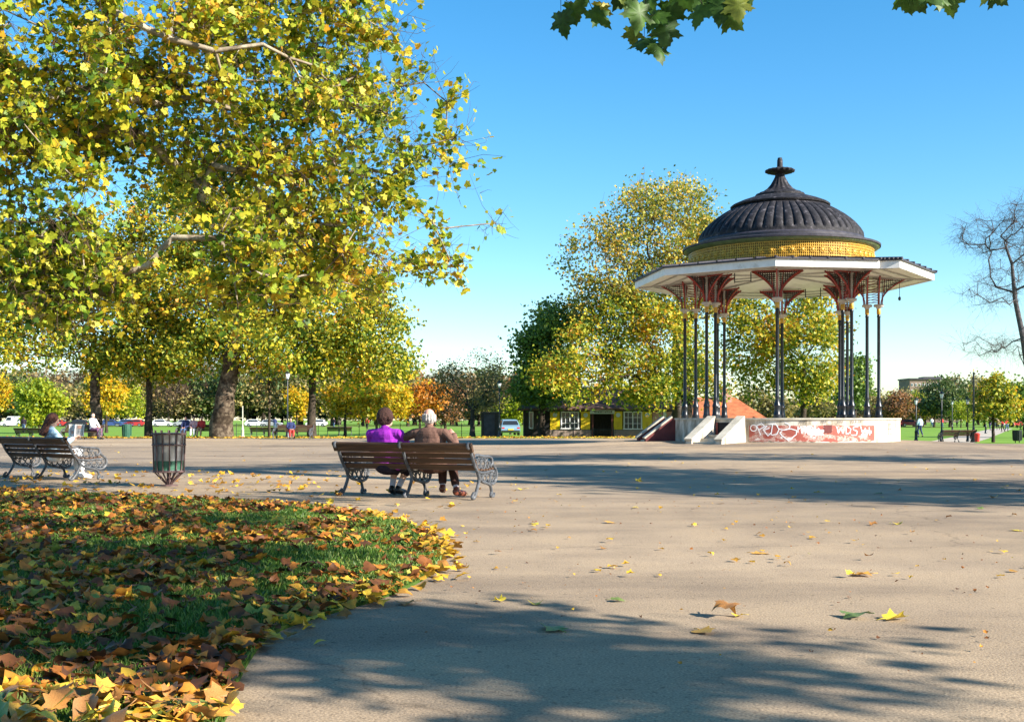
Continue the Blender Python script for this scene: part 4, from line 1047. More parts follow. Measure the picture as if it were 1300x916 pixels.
def person(label, loc, rz, s, arms, legs, clothes, hair, lean=.12, wd=1.0, yaw=0, pitch=0, vox=.008, skin=None, hipz=.50, sleeves=1.0, headoff=(0, 0), hk=1.0, extra=None):
    """clothes: (top mat, bottom mat, shoe mat, bottom kind, sock mat)"""
    skin = skin or SKIN; r = empty('person', loc, rz); r.scale = (s, s, s); tag(r, label, 'person')
    top, bot, shoe, kind, sock = clothes; mb = MB(); o = torso(mb, 0, lean, wd, hipz)
    neck = o(0, .0, hipz + .52); hc = neck + Vector((headoff[0], .035 + headoff[1], .175)); mb.caps(neck, hc - Vector((0, .01, .08)), .058, .052)
    R = head(mb, hc, yaw, hk, pitch)
    sh = [o(-.18 * wd, 0, hipz + .475), o(.18 * wd, 0, hipz + .475)]
    for i, (el, wr, hd, hn) in enumerate(arms):
        mb.caps(sh[i], el, .052, .04); mb.caps(el, wr, .039, .027); hand(mb, wr, hd, hn, 1 if i else -1)
    hp = [Vector((-.09, .03, hipz)), Vector((.09, .03, hipz))]
    for i, (kn, an, toe) in enumerate(legs):
        kn, an, toe = Vector(kn), Vector(an), Vector(toe)
        mb.caps(hp[i], kn, .083, .056); mb.caps(kn, kn.lerp(an, .35), .053, .056); mb.caps(kn.lerp(an, .35), an, .056, .036)
        mb.caps(an + Vector((0, -.02, -.03)), toe, .036, .027)
    remesh(mb, vox, 'body', skin, r)
    # top with sleeves
    g = .014; mb = MB(); torso(mb, g, lean, wd, hipz)
    mb.caps(neck - Vector((0, 0, .05)), neck + Vector((0, .005, .03)), .075, .064)
    for i, (el, wr, hd, hn) in enumerate(arms):
        el, wr = Vector(el), Vector(wr); mb.caps(sh[i], el, .068, .056)
        if sleeves > .6: mb.caps(el, el.lerp(wr, .95), .056, .044)
    remesh(mb, vox * 1.1, 'jacket' if sleeves > .6 else 'shirt', top, r)
    mb = MB()
    if kind == 'skirt':
        mb.ell((0, .0, hipz + .0), (.20, .17, .12))
        for i, (kn, an, toe) in enumerate(legs): mb.caps(hp[i], Vector(kn) + Vector((0, .02, -.01)), .11, .085)
        a = (Vector(legs[0][0]) + Vector(legs[1][0])) / 2; mb.caps((0, .05, hipz), a, .10, .085); 
        for i in (0, 1): mb.caps(Vector(legs[i][0]) + Vector((0, 0, -.02)), Vector(legs[i][0]).lerp(Vector(legs[i][1]), .35), .085, .08)
        remesh(mb, vox * 1.2, 'skirt', bot, r)
    else:
        mb.ell((0, .0, hipz + .02), (.185, .15, .12))
        for i, (kn, an, toe) in enumerate(legs):
            kn, an = Vector(kn), Vector(an); mb.caps(hp[i], kn, .098, .072); mb.caps(kn, kn.lerp(an, .78), .072, .060)
        remesh(mb, vox * 1.1, 'trousers', bot, r)
    for i, (kn, an, toe) in enumerate(legs):
        kn, an, toe = Vector(kn), Vector(an), Vector(toe); mb = MB(); mb.caps(an + Vector((0, -.03, -.035)), toe + Vector((0, 0, -.003)), .044, .036); mb.caps(an + Vector((0, -.03, -.055)), toe + Vector((0, .0, -.018)), .036, .03); mb.caps(an, an + Vector((0, 0, -.03)), .046, .046)
        remesh(mb, vox, 'shoe', shoe, r)
        if sock:
            mb = MB(); mb.caps(kn.lerp(an, .55), an, .048, .041); remesh(mb, vox, 'sock', sock, r)
    hair(r, hc, R, hk, vox)
    if extra: extra(r, o, hc)
    return r
def hmat(n, c, c2): return noisy(n, [(.35, c), (.65, c2)], 60, 3, .8, bump=1.0, bscale=90)
H_BROWN = hmat('dark brown curls', (.02, .008, .006), (.075, .028, .02)); H_WHITE = hmat('white hair', (.30, .27, .25), (.50, .46, .43)); H_LONG = hmat('long auburn hair', (.035, .012, .008), (.11, .04, .025)); H_DARK = hmat('dark hair', (.015, .01, .008), (.05, .03, .02))
def hair_cap(m, kx=1.0, low=0.0, long_=False, curly=0):
    def f(r, c, R, k, vox):
        mb = MB(); mb.ell(c + R @ Vector((0, -.016, .02)) * k, (.088 * k * kx, .096 * k * kx, .105 * k * kx), 16, 10, R)
        mb.ell(c + R @ Vector((0, -.045, -.03)) * k, (.07 * k * kx, .06 * k * kx, .07 * k), 12, 8, R)
        rg = np.random.default_rng(3)
        for i in range(curly):
            d = Vector(rg.normal(size=3)).normalized(); d.y = -abs(d.y) * .9 + .15; d.z = abs(d.z) * 1 - .25
            mb.ell(c + R @ (Vector((d.x * .092, d.y * .102 - .016, d.z * .109 + .02)) * k * kx), (.021 * k,) * 3, 6, 5)
        if long_:
            for i in range(34):
                a = radians(-175 + 170 * i / 33 + rg.normal() * 3) ; pts = []
                for t in range(8):
                    q = t / 7; rad = .085 + .045 * q + .012 * sin(q * 14 + i)
                    pts.append(c + R @ Vector((cos(a) * rad * (1.0 + .25 * q), sin(a) * rad * .95 - .02, .05 - .36 * q)) * k)
                mb.tube(pts, [.017, .02, .021, .02, .02, .019, .016, .006], 6)
        remesh(mb, min(vox, .008), 'hair', m, r, 1)
    return f
def bald_fringe(m):
    def f(r, c, R, k, vox):
        mb = MB(); 
        mb.ell(c + R @ Vector((0, -.016, -.012)) * k, (.083 * k, .087 * k, .082 * k), 18, 12, R); mb.ell(c + R @ Vector((0, -.045, -.045)) * k, (.064 * k, .05 * k, .045 * k), 12, 8, R)
        for a_ in np.linspace(-190, 10, 9):
            for zz in (-.03, .012):
                q_ = radians(a_); f_ = 1 - .12 * (zz > .03); mb.ell(c + R @ Vector((cos(q_) * .077 * f_, sin(q_) * .088 * f_ - .01, zz)) * k, (.016 * k, .014 * k, .03 * k), 7, 6, R)
        remesh(mb, vox, 'hair', m, r, 1)
    return f
CM = lambda n, a, b, sc=14: noisy(n, [(.35, a), (.65, b)], sc, 4, .85, bump=.6, bscale=9, spec=.15)
PURPLE = CM('purple fleece', (.26, .02, .36), (.36, .04, .46)); BROWNJ = CM('brown jacket', (.11, .058, .045), (.18, .10, .075)); DARKC = CM('dark cloth', (.015, .012, .02), (.035, .025, .035)); DBROWN = CM('dark brown trousers', (.045, .02, .016), (.07, .035, .028))
WHITEC = CM('white cloth', (.66, .66, .68), (.78, .78, .78)); BLUEC = CM('pale blue shirt', (.30, .46, .62), (.42, .58, .70)); JEAN = CM('blue jeans', (.05, .09, .18), (.09, .14, .25)); SHOEB = mat('black shoes', (.015, .012, .012), .35); SHOEBR = mat('brown leather shoes', (.16, .045, .025), .35); SHOEW = mat('white shoes', (.75, .75, .76), .5); SOCK = mat('grey white socks', (.50, .46, .50), .9)
REDC = CM('red top', (.5, .04, .04), (.62, .07, .06)); NAVY = CM('navy top', (.02, .03, .09), (.04, .05, .13)); PINKC = CM('pink check', (.55, .25, .28), (.72, .5, .5)); TAN = CM('tan cloth', (.35, .22, .14), (.45, .3, .2)); GREYC = CM('grey cloth', (.2, .2, .22), (.3, .3, .32))
BM = Matrix.Translation((-1.475, 16.38, 0)) @ Matrix.Rotation(BR, 4, 'Z')
def on_bench(x, y=.20): v = BM @ Vector((x, y, 0)); return (v.x, v.y, 0)
S = 1.0
# woman in purple
person('elderly woman in a purple fleece and brown curls seated at the left of the couple', on_bench(-.42, .19), BR + radians(2), S,
       [((-.31, .08, .66), (-.12, .27, .56), (.6, .7, -.1), (0, 0, 1)), ((.31, .09, .66), (.12, .28, .56), (-.6, .7, -.1), (0, 0, 1))],
       [((-.10, .40, .46), (-.10, .30, .11), (-.13, .44, .04)), ((.12, .42, .46), (.02, .27, .11), (.05, .42, .04))],
       (PURPLE, DARKC, SHOEB, 'skirt', SOCK), hair_cap(H_BROWN, 1.22, curly=120), lean=.20, yaw=radians(-28), vox=.0065, wd=1.32, hipz=.42, hk=1.08)
# man in brown, arm along the back, head turned left
person('white haired elderly man in a brown jacket with one arm along the bench back', on_bench(.28, .20), BR + radians(4), S * 1.0,
       [((-.47, .0, .82), (-.66, .20, .78), (-.8, .5, -.2), (0, .2, 1)), ((.41, -.10, .76), (.37, -.05, .88), (-.7, .2, .5), (.3, -1, .2))],
       [((-.02, .42, .46), (.02, .34, .14), (-.02, .47, .08)), ((.12, .44, .46), (.26, .28, .11), (.33, .41, .045))],
       (BROWNJ, DBROWN, SHOEBR, 'trousers', SOCK), bald_fringe(H_WHITE), lean=.13, yaw=radians(22), pitch=radians(-6), vox=.0065, wd=1.32, skin=SKIN2, headoff=(-.02, 0), hipz=.43, hk=1.14)
# reading woman
LM4 = Matrix.Translation((-8.72, 21.52, 0)) @ Matrix.Rotation(LBR, 4, 'Z')
v = LM4 @ Vector((.16, .20, 0))
rd = person('woman with long wavy auburn hair in a pale blue shirt reading on the left bench', (v.x, v.y, 0), LBR - radians(22), .98,
       [((-.24, .14, .66), (-.10, .30, .76), (.4, .6, .3), (0, -1, 0)), ((.25, .14, .66), (.14, .30, .76), (-.2, .7, .3), (0, -1, 0))],
       [((-.09, .43, .50), (-.06, .42, .11), (-.06, .57, .04)), ((.10, .43, .50), (.10, .48, .11), (.10, .63, .04))],
       (BLUEC, WHITEC, SHOEW, 'trousers', None), hair_cap(H_LONG, 1.08, long_=True), lean=.12, yaw=radians(-15), pitch=radians(-16), vox=.0075, hipz=.41, hk=1.08)
M['paper'] = mat('newsprint', (.70, .69, .66), .9); M['ink'] = mat('printing ink', (.12, .11, .11), .9); M['photo'] = mat('printed picture', (.38, .22, .16), .8)
npz = empty('newspaper', tuple((Matrix.Translation((v.x, v.y, 0)) @ Matrix.Rotation(LBR - radians(22), 4, 'Z')) @ Vector((.06, .34, .84))), LBR + radians(12)); npz.scale = (.62, .8, .55); tag(npz, 'open newspaper held up by the reading woman', 'newspaper')
mb = MB()
for s in (-1, 1):
    vs = []
    for j in range(7):
        for i in range(7):
            u = i / 6 * .30; w = j / 6 * .40; vs.append((s * u, .06 * sin(u * 9) + .10 * u + .05 * w * w * 3, w - .1 - .02 * s * u))
    vs2 = [(a, b + .003, c) for a, b, c in vs]; n = 49
    fs = [(j * 7 + i, j * 7 + i + 1, (j + 1) * 7 + i + 1, (j + 1) * 7 + i) for j in range(6) for i in range(6)]
    mb.add(vs + vs2, fs + [tuple(q + n for q in f) for f in fs])
mb.build('page', M['paper'], npz)
mb = MB()
for s in (-1, 1):
    for j in range(14):
        w = .03 + j * .026; 
        for c_ in (0, 1):
            u0 = .03 + c_ * .13; u1 = u0 + .11
            f = lambda u: .06 * sin(u * 9) + .10 * u + .05 * w * w * 3 - .004
            mb.add([(s * u0, f(u0), w - .1), (s * u1, f(u1), w - .1), (s * u1, f(u1), w - .09), (s * u0, f(u0), w - .09)], [(0, 1, 2, 3)])
mb.build('print', M['ink'], npz, False)
mb = MB(); f = lambda u, w: .06 * sin(u * 9) + .10 * u + .05 * w * w * 3 - .007
for s, u0, u1, w0, w1 in ((1, .06, .17, .26, .36), (-1, .1, .22, .08, .18)):
    mb.add([(s * u0, f(u0, w0), w0 - .1), (s * u1, f(u1, w0), w0 - .1), (s * u1, f(u1, w1), w1 - .1), (s * u0, f(u0, w1), w1 - .1)], [(0, 1, 2, 3)])
mb.build('picture', M['photo'], npz, False)
# people further off
def sitter(label, px, Y, rz, top, bot, hair, vox=.016, s=.98, z=0.0, skin=None, w=.1, kind='trousers', ya=0, y0=0):
    x = (px - 650) * Y / F
    return person(label, (x, Y + y0, z), rz, s, [((-.24, .12, .72), (-.1, .33, .62), (.5, .7, -.1), (0, 0, 1)), ((.24, .12, .72), (.1, .33, .62), (-.5, .7, -.1), (0, 0, 1))],
                  [((-.10, .43, .50), (-.09, .42, .11), (-.09, .57, .04)), ((.10, .43, .50), (.12, .48, .11), (.12, .63, .04))],
                  (top, bot, SHOEB, kind, None), hair, lean=.05, vox=vox, yaw=ya, skin=skin)
sitter('man in a white shirt and purple trousers sitting beneath the forked tree', 118, 64.3, radians(-115), WHITEC, CM('purple grey cloth', (.14, .06, .12), (.2, .1, .16)), bald_fringe(H_WHITE), s=1.1)
sitter('person in navy at the left end of the seated group of three', 236, 70.2, radians(170), NAVY, JEAN, hair_cap(H_DARK), skin=SKIN2)
sitter('person in a pink check top in the middle of the seated group of three', 246, 70.2, radians(185), PINKC, WHITEC, hair_cap(H_BROWN))
sitter('person in red and tan at the right end of the seated group of three', 256, 70.2, radians(175), REDC, TAN, hair_cap(H_BROWN))
sitter('child in blue and red sitting on the bench beside the tall lamp', 369, 65.6, radians(200), NAVY, REDC, hair_cap(H_DARK), s=.9)
def walker(label, px, Y, top, bot, rz=0.0, s=1.0, hair=None):
    x, y, z = atp(px, Y)
    return person(label, (x, y, z + .0), rz, s, [((-.25, .03, 1.18), (-.24, .14, .96), (0, .3, -1), (1, 0, 0)), ((.25, -.05, 1.18), (.24, -.02, .93), (0, .1, -1), (-1, 0, 0))],
                  [((-.10, .14, .50), (-.10, .06, .10), (-.10, .20, .04)), ((.10, -.02, .50), (.10, -.20, .12), (.10, -.08, .05))], (top, bot, SHOEB, 'trousers', None), hair or hair_cap(H_DARK), lean=0.0, vox=.03, hipz=.92)
walker('far walker in blue beside the first lamp right of the bandstand', 1168, 96, BLUEC, NAVY, .5)
wl = [(1257, 150, DARKC, NAVY, 'far walker in black on the pale path, left of the others'), (1273, 135, REDC, DARKC, 'far walker in red on the right beyond the small yellow topped tree'), (1278, 138, REDC, JEAN, 'second far figure in red at the extreme right of the field'),
      (1196, 190, REDC, JEAN, 'distant figure in red on the field edge behind the lamp by the bench'), (1183, 205, WHITEC, JEAN, 'distant figure in white on the field edge left of the lamp by the bench'), (1215, 205, PINKC, DARKC, 'distant figure in pink on the field edge right of the lamp by the bench'),
      (1267, 160, TAN, DARKC, 'distant figure in tan on the path behind the small tree'), (466, 150, REDC, DARKC, 'distant figure in red on the field behind the purple fleece'), (30, 120, DARKC, JEAN, 'distant dark figure beyond the left bench'), (424, 180, DARKC, JEAN, 'distant dark figure on the field left of the seated couple'), (349, 160, NAVY, JEAN, 'distant figure in navy right of the pale wooden post')]
for px, Y, a, b, lab in wl: walker(lab, px, Y, a, b, random.uniform(0, 6))
# ================================================================== VEHICLES
M['carglass'] = mat('dark car glass', (.02, .025, .03), .08); M['tyre'] = mat('tyre rubber', (.015, .015, .016), .8); M['rim'] = mat('steel rim', (.4, .4, .42), .35, .8)
M['taillight'] = mat('red lamp', (.45, .02, .015), .25); M['plate'] = mat('yellow plate', (.65, .5, .03), .5); M['headlight'] = mat('lamp glass', (.6, .62, .64), .15)
def car(label, loc, rz, col, van=False, cat='car', name='parked_car', group=None):
    e = empty(name, loc, rz); tag(e, label, cat, group); pm = mat('car paint', col, .3); L = 4.3 if not van else 5.0
    lo = [(-2.1, .35), (-2.13, .6), (-2.05, .86), (-1.6, .90), (1.0, .92), (1.95, .78), (2.1, .6), (2.1, .35), (1.7, .25), (-1.7, .25)]
    hi = [(-1.95, .9), (-1.55, 1.38), (-.4, 1.45), (.35, 1.38), (1.05, .92)]
    if van: lo = [(-2.4, .35), (-2.42, 1.0), (-2.4, 1.1), (1.6, 1.1), (2.3, 1.0), (2.45, .7), (2.45, .35), (2.0, .28), (-2.0, .28)]; hi = [(-2.38, 1.1), (-2.3, 2.05), (1.0, 2.05), (1.6, 1.1)]
    mb = MB(); W = .85
    def ext(poly, w0, w1, z0, z1):
        n = len(poly); vs = []
        for s in (-1, 1):
            for x, z in poly:
                w = w0 + (w1 - w0) * max(0, (z - z0)) / (z1 - z0); vs.append((x, s * w, z))
        mb.add(vs, [tuple(range(n)), tuple(range(2 * n - 1, n - 1, -1))] + [(i, i + n, (i + 1) % n + n, (i + 1) % n) for i in range(n)])
    ext(lo, W, W * .97, .3, .9); ext(hi, W * .95, W * .72, .9, 1.45 if not van else 2.6); mb.build('body', pm, e, True, 30)
    mb = MB(); zt = 1.34 if not van else 1.85; zb = .97 if not van else 1.25
    if not van:
        for s in (-1, 1): mb.add([(-1.6, s * .822, zb), (.72, s * .822, zb), (.3, s * .70, zt), (-1.35, s * .70, zt)], [(0, 1, 2, 3)])
        mb.add([(.98, -.74, .98), (.98, .74, .98), (.42, .6, 1.36), (.42, -.6, 1.36)], [(0, 1, 2, 3)]); mb.add([(-1.94, -.72, .97), (-1.94, .72, .97), (-1.62, .6, 1.33), (-1.62, -.6, 1.33)], [(0, 1, 2, 3)])
    else:
        for s in (-1, 1): mb.add([(.3, s * .80, zb), (1.35, s * .80, zb), (1.05, s * .72, zt), (.3, s * .72, zt)], [(0, 1, 2, 3)])
        mb.add([(1.56, -.74, 1.2), (1.56, .74, 1.2), (1.1, .66, 1.95), (1.1, -.66, 1.95)], [(0, 1, 2, 3)])
    mb.build('window', M['carglass'], e, False)
    for sx in (-1, 1):
        for s in (-1, 1):
            wv = MB(); x = sx * (1.32 if not van else 1.6); R = Matrix.Rotation(pi / 2, 4, 'X')
            t = MB(); t.lathe([(.18, -.1), (.3, -.1), (.32, -.07), (.32, .07), (.3, .1), (.18, .1)], 18); t.xform(Matrix.Translation((x, s * .78, .32)) @ R)
            h = MB(); h.lathe([(0, -.11), (.19, -.105), (.19, .105), (0, .11)], 14); h.xform(Matrix.Translation((x, s * .78, .32)) @ R)
            w_ = empty('wheel'); w_.parent = e; t.build('tyre', M['tyre'], w_); h.build('rim', M['rim'], w_)
    for s in (-1, 1):
        mb = MB(); mb.box((-2.1 if not van else -2.41, s * .68, .68), (.05, .24, .13)); mb.build('taillight', M['taillight'], e)
        mb = MB(); mb.box((2.06 if not van else 2.42, s * .62, .64), (.06, .26, .13)); mb.build('headlight', M['headlight'], e)
    mb = MB(); mb.box((-2.14, 0, .55), (.03, .5, .11)); mb.build('number_plate', M['plate'], e)
    mb = MB(); mb.box((-2.12, 0, .42), (.1, 1.6, .12)); mb.box((2.12, 0, .42), (.1, 1.6, .12)); mb.build('bumper', M['tyre'], e)
    return e
x, y, z = atp(645, 106); car('pale blue grey car seen from behind, parked by the dark shed', (x, y, z), radians(97), (.18, .30, .42))
cc = [((.75, .76, .78), 'white'), ((.04, .07, .2), 'dark blue'), ((.4, .03, .03), 'red'), ((.3, .31, .33), 'silver grey'), ((.02, .02, .025), 'black'), ((.05, .12, .3), 'blue')]
cp = [(18, 1, 0), (70, 0, 2), (98, 0, 4), (143, 0, 1), (158, 0, 5), (170, 0, 2), (207, 0, 0), (232, 0, 3), (325, 0, 0), (345, 0, 3), (402, 0, 0), (1155, 0, 2), (1290, 0, 2), (1272, 0, 0)]
for px, van, ci in cp:
    x, y, z = atp(px, 233)
    lab = '%s %s parked far off beyond the field, %s' % (cc[ci][1], 'van' if van else 'car', {18: 'at the left edge', 70: 'behind the reading woman', 98: 'left of the forked tree', 143: 'right of the forked tree', 158: 'behind the green bin', 170: 'just right of the green bin', 207: 'right of the thin dark trunk', 232: 'behind the seated group', 325: 'near the pale wooden post', 345: 'left of the tall lamp', 402: 'behind the middle trunk', 515: 'between the heads of the couple', 560: 'right of the white haired man', 1155: 'right of the platform', 1290: 'at the right edge', 1272: 'left of the rightmost red car'}[px])
    car(lab, (x, y, z), 0 if px % 2 else pi, cc[ci][0], bool(van), 'van' if van else 'car', 'parked_van' if van else 'parked_car', 'vehicles parked beyond the field')
# ================================================================== BUILDINGS
M['brickdark'] = noisy('dark boards with shade', [(.3, (.02, .017, .016)), (.7, (.06, .048, .04))], 3, 5, .8, stretch=(6, 1, 1))  # dark wall colour also carries the shade on the cafe's left end
M['brickpink'] = noisy('pinkish brick', [(.3, (.42, .17, .12)), (.7, (.58, .30, .22))], 4, 6, .85)
def bricks(name, c1, c2, mortar, sc=4.0):
    m = mat(name, c1, .85, 0, .2); nt = m.node_tree; b = nt.nodes['Principled BSDF']; tc = nt.nodes.new('ShaderNodeTexCoord'); br = nt.nodes.new('ShaderNodeTexBrick')
    sx = nt.nodes.new('ShaderNodeSeparateXYZ'); cx = nt.nodes.new('ShaderNodeCombineXYZ'); nt.links.new(tc.outputs['Object'], sx.inputs[0]); nt.links.new(sx.outputs[0], cx.inputs[0]); nt.links.new(sx.outputs[2], cx.inputs[1])
    nt.links.new(cx.outputs[0], br.inputs['Vector']); br.inputs['Color1'].default_value = (*c1, 1); br.inputs['Color2'].default_value = (*c2, 1); br.inputs['Mortar'].default_value = (*mortar, 1); br.inputs['Scale'].default_value = sc
    nt.links.new(br.outputs['Color'], b.inputs['Base Color']); return m
M['brick'] = bricks('greyish brick', (.34, .24, .19), (.26, .19, .16), (.36, .32, .28))
M['brickred'] = bricks('pink brick', (.48, .20, .14), (.56, .29, .22), (.5, .42, .36))
M['tilebrown'] = noisy('brown roof tile', [(.3, (.09, .05, .04)), (.7, (.19, .11, .085))], 2.5, 8, .9, bump=.6, bscale=9, stretch=(1, 1, 3))
M['tileorange'] = noisy('orange clay tile', [(.3, (.26, .075, .03)), (.5, (.38, .12, .045)), (.7, (.46, .17, .07))], 2.2, 9, .9, bump=.7, bscale=7, stretch=(1, 1, 2))
M['yellowp'] = noisy('yellow painted panel', [(.3, (.72, .50, .012)), (.7, (.82, .60, .02))], 2, 4, .5)
M['whitep'] = mat('white window paint', (.78, .78, .78), .5); M['wglass'] = mat('dark window glass', (.03, .04, .05), .08); M['signw'] = mat('pale blue sign board', (.62, .68, .74), .5); M['jamb'] = mat('dark red door jamb', (.12, .03, .025), .5)
cafe = empty('cafe', (0, 0, 0)); tag(cafe, 'low park cafe with yellow panels, white windows and brown tiled roof', 'building')
YF = 90.0; K = YF / F
def X(px): return (px - 650) * K
def Zc(py): return HC + (HY - py) * K
def fbox(mb, px0, px1, py0, py1, yo, th): mb.box(((X(px0) + X(px1)) / 2, YF - yo - th / 2 + .0, (Zc(py0) + Zc(py1)) / 2), (X(px1) - X(px0), th, Zc(py0) - Zc(py1)))
zg = -.45
mb = MB()
for a, b in ((665, 751.5), (778, 857)): fbox(mb, a, b, 519, HY + (HC - zg) / K, -.3, .3)
mb.box(((X(751.5) + X(778)) / 2, YF + 1.2, 1.0), (X(778) - X(751.5) + .6, .1, 3)); mb.box(((X(665) + X(857)) / 2, YF + 6, .7), (X(857) - X(665), .2, 2.4)); mb.box((X(665) + .1, YF + 3.2, .7), (.2, 5.6, 2.3)); mb.box((X(857) - .1, YF + 3.2, .7), (.2, 5.6, 2.3))
wl_ = mb.build('wall', M['brickdark'], cafe, False)
mb = MB(); fbox(mb, 698, 751, 545.5, 556, .0, .04); fbox(mb, 779, 828, 545.5, 556, .0, .04); mb.build('brick_base', M['brick'], cafe, False)
mb = MB(); fbox(mb, 828.3, 841.5, 522, 556, .0, .05); fbox(mb, 846, 857, 522, 556, .0, .05); mb.build('brick_wall', M['brickred'], cafe, False)
mb = MB(); fbox(mb, 841.8, 845.6, 521, 556, .0, .07); mb.build('pilaster', M['cream'], cafe, False)
for a, b in ((698.5, 710.5), (737.5, 749), (779.2, 790), (815.5, 827.5)):
    mb = MB(); fbox(mb, a, b, 522, 545, .0, .06); p = mb.build('yellow_panel', M['yellowp'], cafe, False)
    mb = MB(); c = Vector(((X(a) + X(b)) / 2, YF - .07, Zc(526.5))); R = Matrix(((1, 0, 0), (0, 0, 1), (0, 1, 0)))
    mb.tube([c, c - Vector((0, .02, 0))], .17, 16); mb.build('emblem', M['signw'], p)
    mb = MB(); 
    for q in range(3): mb.box((c.x, YF - .07, Zc(536 + q * 2.4)), (.28 - .06 * q, .012, .05))
    mb.build('notice', M['gold'], p, False)
def window(px0, px1, py0, py1, nc, nr, center=None):
    mb = MB(); x0, x1, z0, z1 = X(px0), X(px1), Zc(py1), Zc(py0); y = YF - .05
    w = .09
    mb.box(((x0 + x1) / 2, y, z1 - w / 2), (x1 - x0, .12, w)); mb.box(((x0 + x1) / 2, y, z0 + w / 2), (x1 - x0 + .1, .16, w))
    mb.box((x0 + w / 2, y, (z0 + z1) / 2), (w, .118, z1 - z0 - 2 * w)); mb.box((x1 - w / 2, y, (z0 + z1) / 2), (w, .118, z1 - z0 - 2 * w))
    for i in range(1, nc): mb.box((x0 + (x1 - x0) * i / nc, y, (z0 + z1) / 2), (.075 if center == i else .04, .10, z1 - z0 - 2 * w))
    for j in range(1, nr): mb.box(((x0 + x1) / 2, y + .003, z0 + (z1 - z0) * j / nr), (x1 - x0 - 2 * w, .085, .035))
    f = mb.build('window', M['whitep'], cafe, False)
    mb = MB(); mb.box(((x0 + x1) / 2, y + .03, (z0 + z1) / 2), (x1 - x0 - w, .02, z1 - z0 - w)); mb.build('pane', M['wglass'], f, False)
window(712, 735, 522, 544.5, 4, 3, 2); window(791.5, 815, 522, 545, 4, 3, 2)
mb = MB(); fbox(mb, 671.5, 677, 522, 544, .0, .07); w2 = mb.build('window', M['whitep'], cafe, False); mb = MB(); fbox(mb, 672.6, 676, 523.5, 542.5, .07, .01); mb.build('pane', M['wglass'], w2, False)
mb = MB(); fbox(mb, 684, 697, 522, 546, .0, .03); mb.build('painted_opening', M['dark'], cafe, False)  # flat sheet on the wall, an opening's inner shade put into its colour
mb = MB(); fbox(mb, 751.5, 753.4, 524, 556, .0, .1); fbox(mb, 776, 778, 524, 556, .0, .1); df = mb.build('door_frame', M['jamb'], cafe, False)
mb = MB(); fbox(mb, 749, 780, 519.6, 525, .05, .06); sg = mb.build('sign', M['signw'], cafe, False)
mb = MB(); rr = random.Random(4)
xx = 754.5
while xx < 776: w_ = rr.uniform(.5, 1.6); fbox(mb, xx, xx + w_, 521.3 + rr.uniform(0, .6), 523.6, .11, .01); xx += w_ + .7
mb.build('lettering', M['ink'], sg, False)
mb = MB()
def hip(mb, x0, x1, y0, y1, ze, zr, inset, th=.15):
    ym = (y0 + y1) / 2
    mb.add([(x0, y0, ze), (x1, y0, ze), (x1, y1, ze), (x0, y1, ze), (x0 + inset, ym, zr), (x1 - inset, ym, zr), (x0, y0, ze - th), (x1, y0, ze - th), (x1, y1, ze - th), (x0, y1, ze - th)],
           [(0, 1, 5, 4), (1, 2, 5), (2, 3, 4, 5), (3, 0, 4), (0, 6, 7, 1), (1, 7, 8, 2), (2, 8, 9, 3), (3, 9, 6, 0), (9, 8, 7, 6)])
hip(mb, X(657), X(862), YF - .6, YF + 6.6, 1.95, 3.7, 2.2); rf = mb.build('roof', M['tilebrown'], cafe, False)
mb = MB(); mb.box((X(725), YF + 3.2, 3.7), (.7, .7, 1.0)); mb.box((X(725), YF + 3.2, 4.24), (.82, .82, .1)); mb.build('chimney', M['brickred'], rf, False)
rb = empty('tiled_outbuilding', (0, 0, 0)); tag(rb, 'building with a sunlit orange tiled hipped roof behind the bandstand', 'building')
K2 = 100 / F
mb = MB(); hip(mb, (862 - 650) * K2, (974 - 650) * K2, 100, 107, HC + (HY - 530.5) * K2, HC + (HY - 503) * K2, 2.1); mb.build('roof', M['tileorange'], rb, False)
mb = MB(); mb.box(((865 + 971 - 1300) / 2 * K2, 103.5, .25), (106 * K2, 6.2, 1.5)); mb.build('wall', M['brickred'], rb, False)
mb = MB(); mb.box(((930 - 650) * K2, 103, 3.2), (.8, .8, 1.2)); mb.build('chimney', M['brickred'], rb, False)
sh = empty('shed', atp(623, 88)); tag(sh, 'dark flat roofed shed left of the cafe by the parked car', 'shed')
mb = MB(); mb.box((0, 1, .95), (1.45, 2.2, 1.95)); bd = mb.build('wall', M['brickdark'], sh, False)
mb = MB(); mb.box((0, 1, 1.95), (1.6, 2.4, .08)); mb.build('roof', M['leadflat'], sh, False)
mb = MB(); mb.box((-.1, -.12, .95), (.8, .04, 1.75)); mb.build('door', M['leadflat'], sh, False)
# railings before the cafe
rl = empty('railing', (X(700), 86.5, field_h(5, 86.5))); tag(rl, 'low black railing standing in front of the left half of the cafe', 'railing')
mb = MB(); Lr = (778 - 698) * 86.5 / F
for q in np.arange(0, Lr, .11): mb.box((q, 0, .36), (.022, .022, .72))
mb.build('paling', M['lampblack'], rl, False); mb = MB(); mb.box((Lr / 2, 0, .62), (Lr, .03, .04)); mb.box((Lr / 2, 0, .12), (Lr, .03, .04)); mb.build('rail', M['lampblack'], rl, False)
for q in np.arange(0, Lr + .1, 1.5): mb = MB(); mb.box((q, 0, .4), (.06, .06, .8)); mb.build('post', M['lampblack'], rl, False)
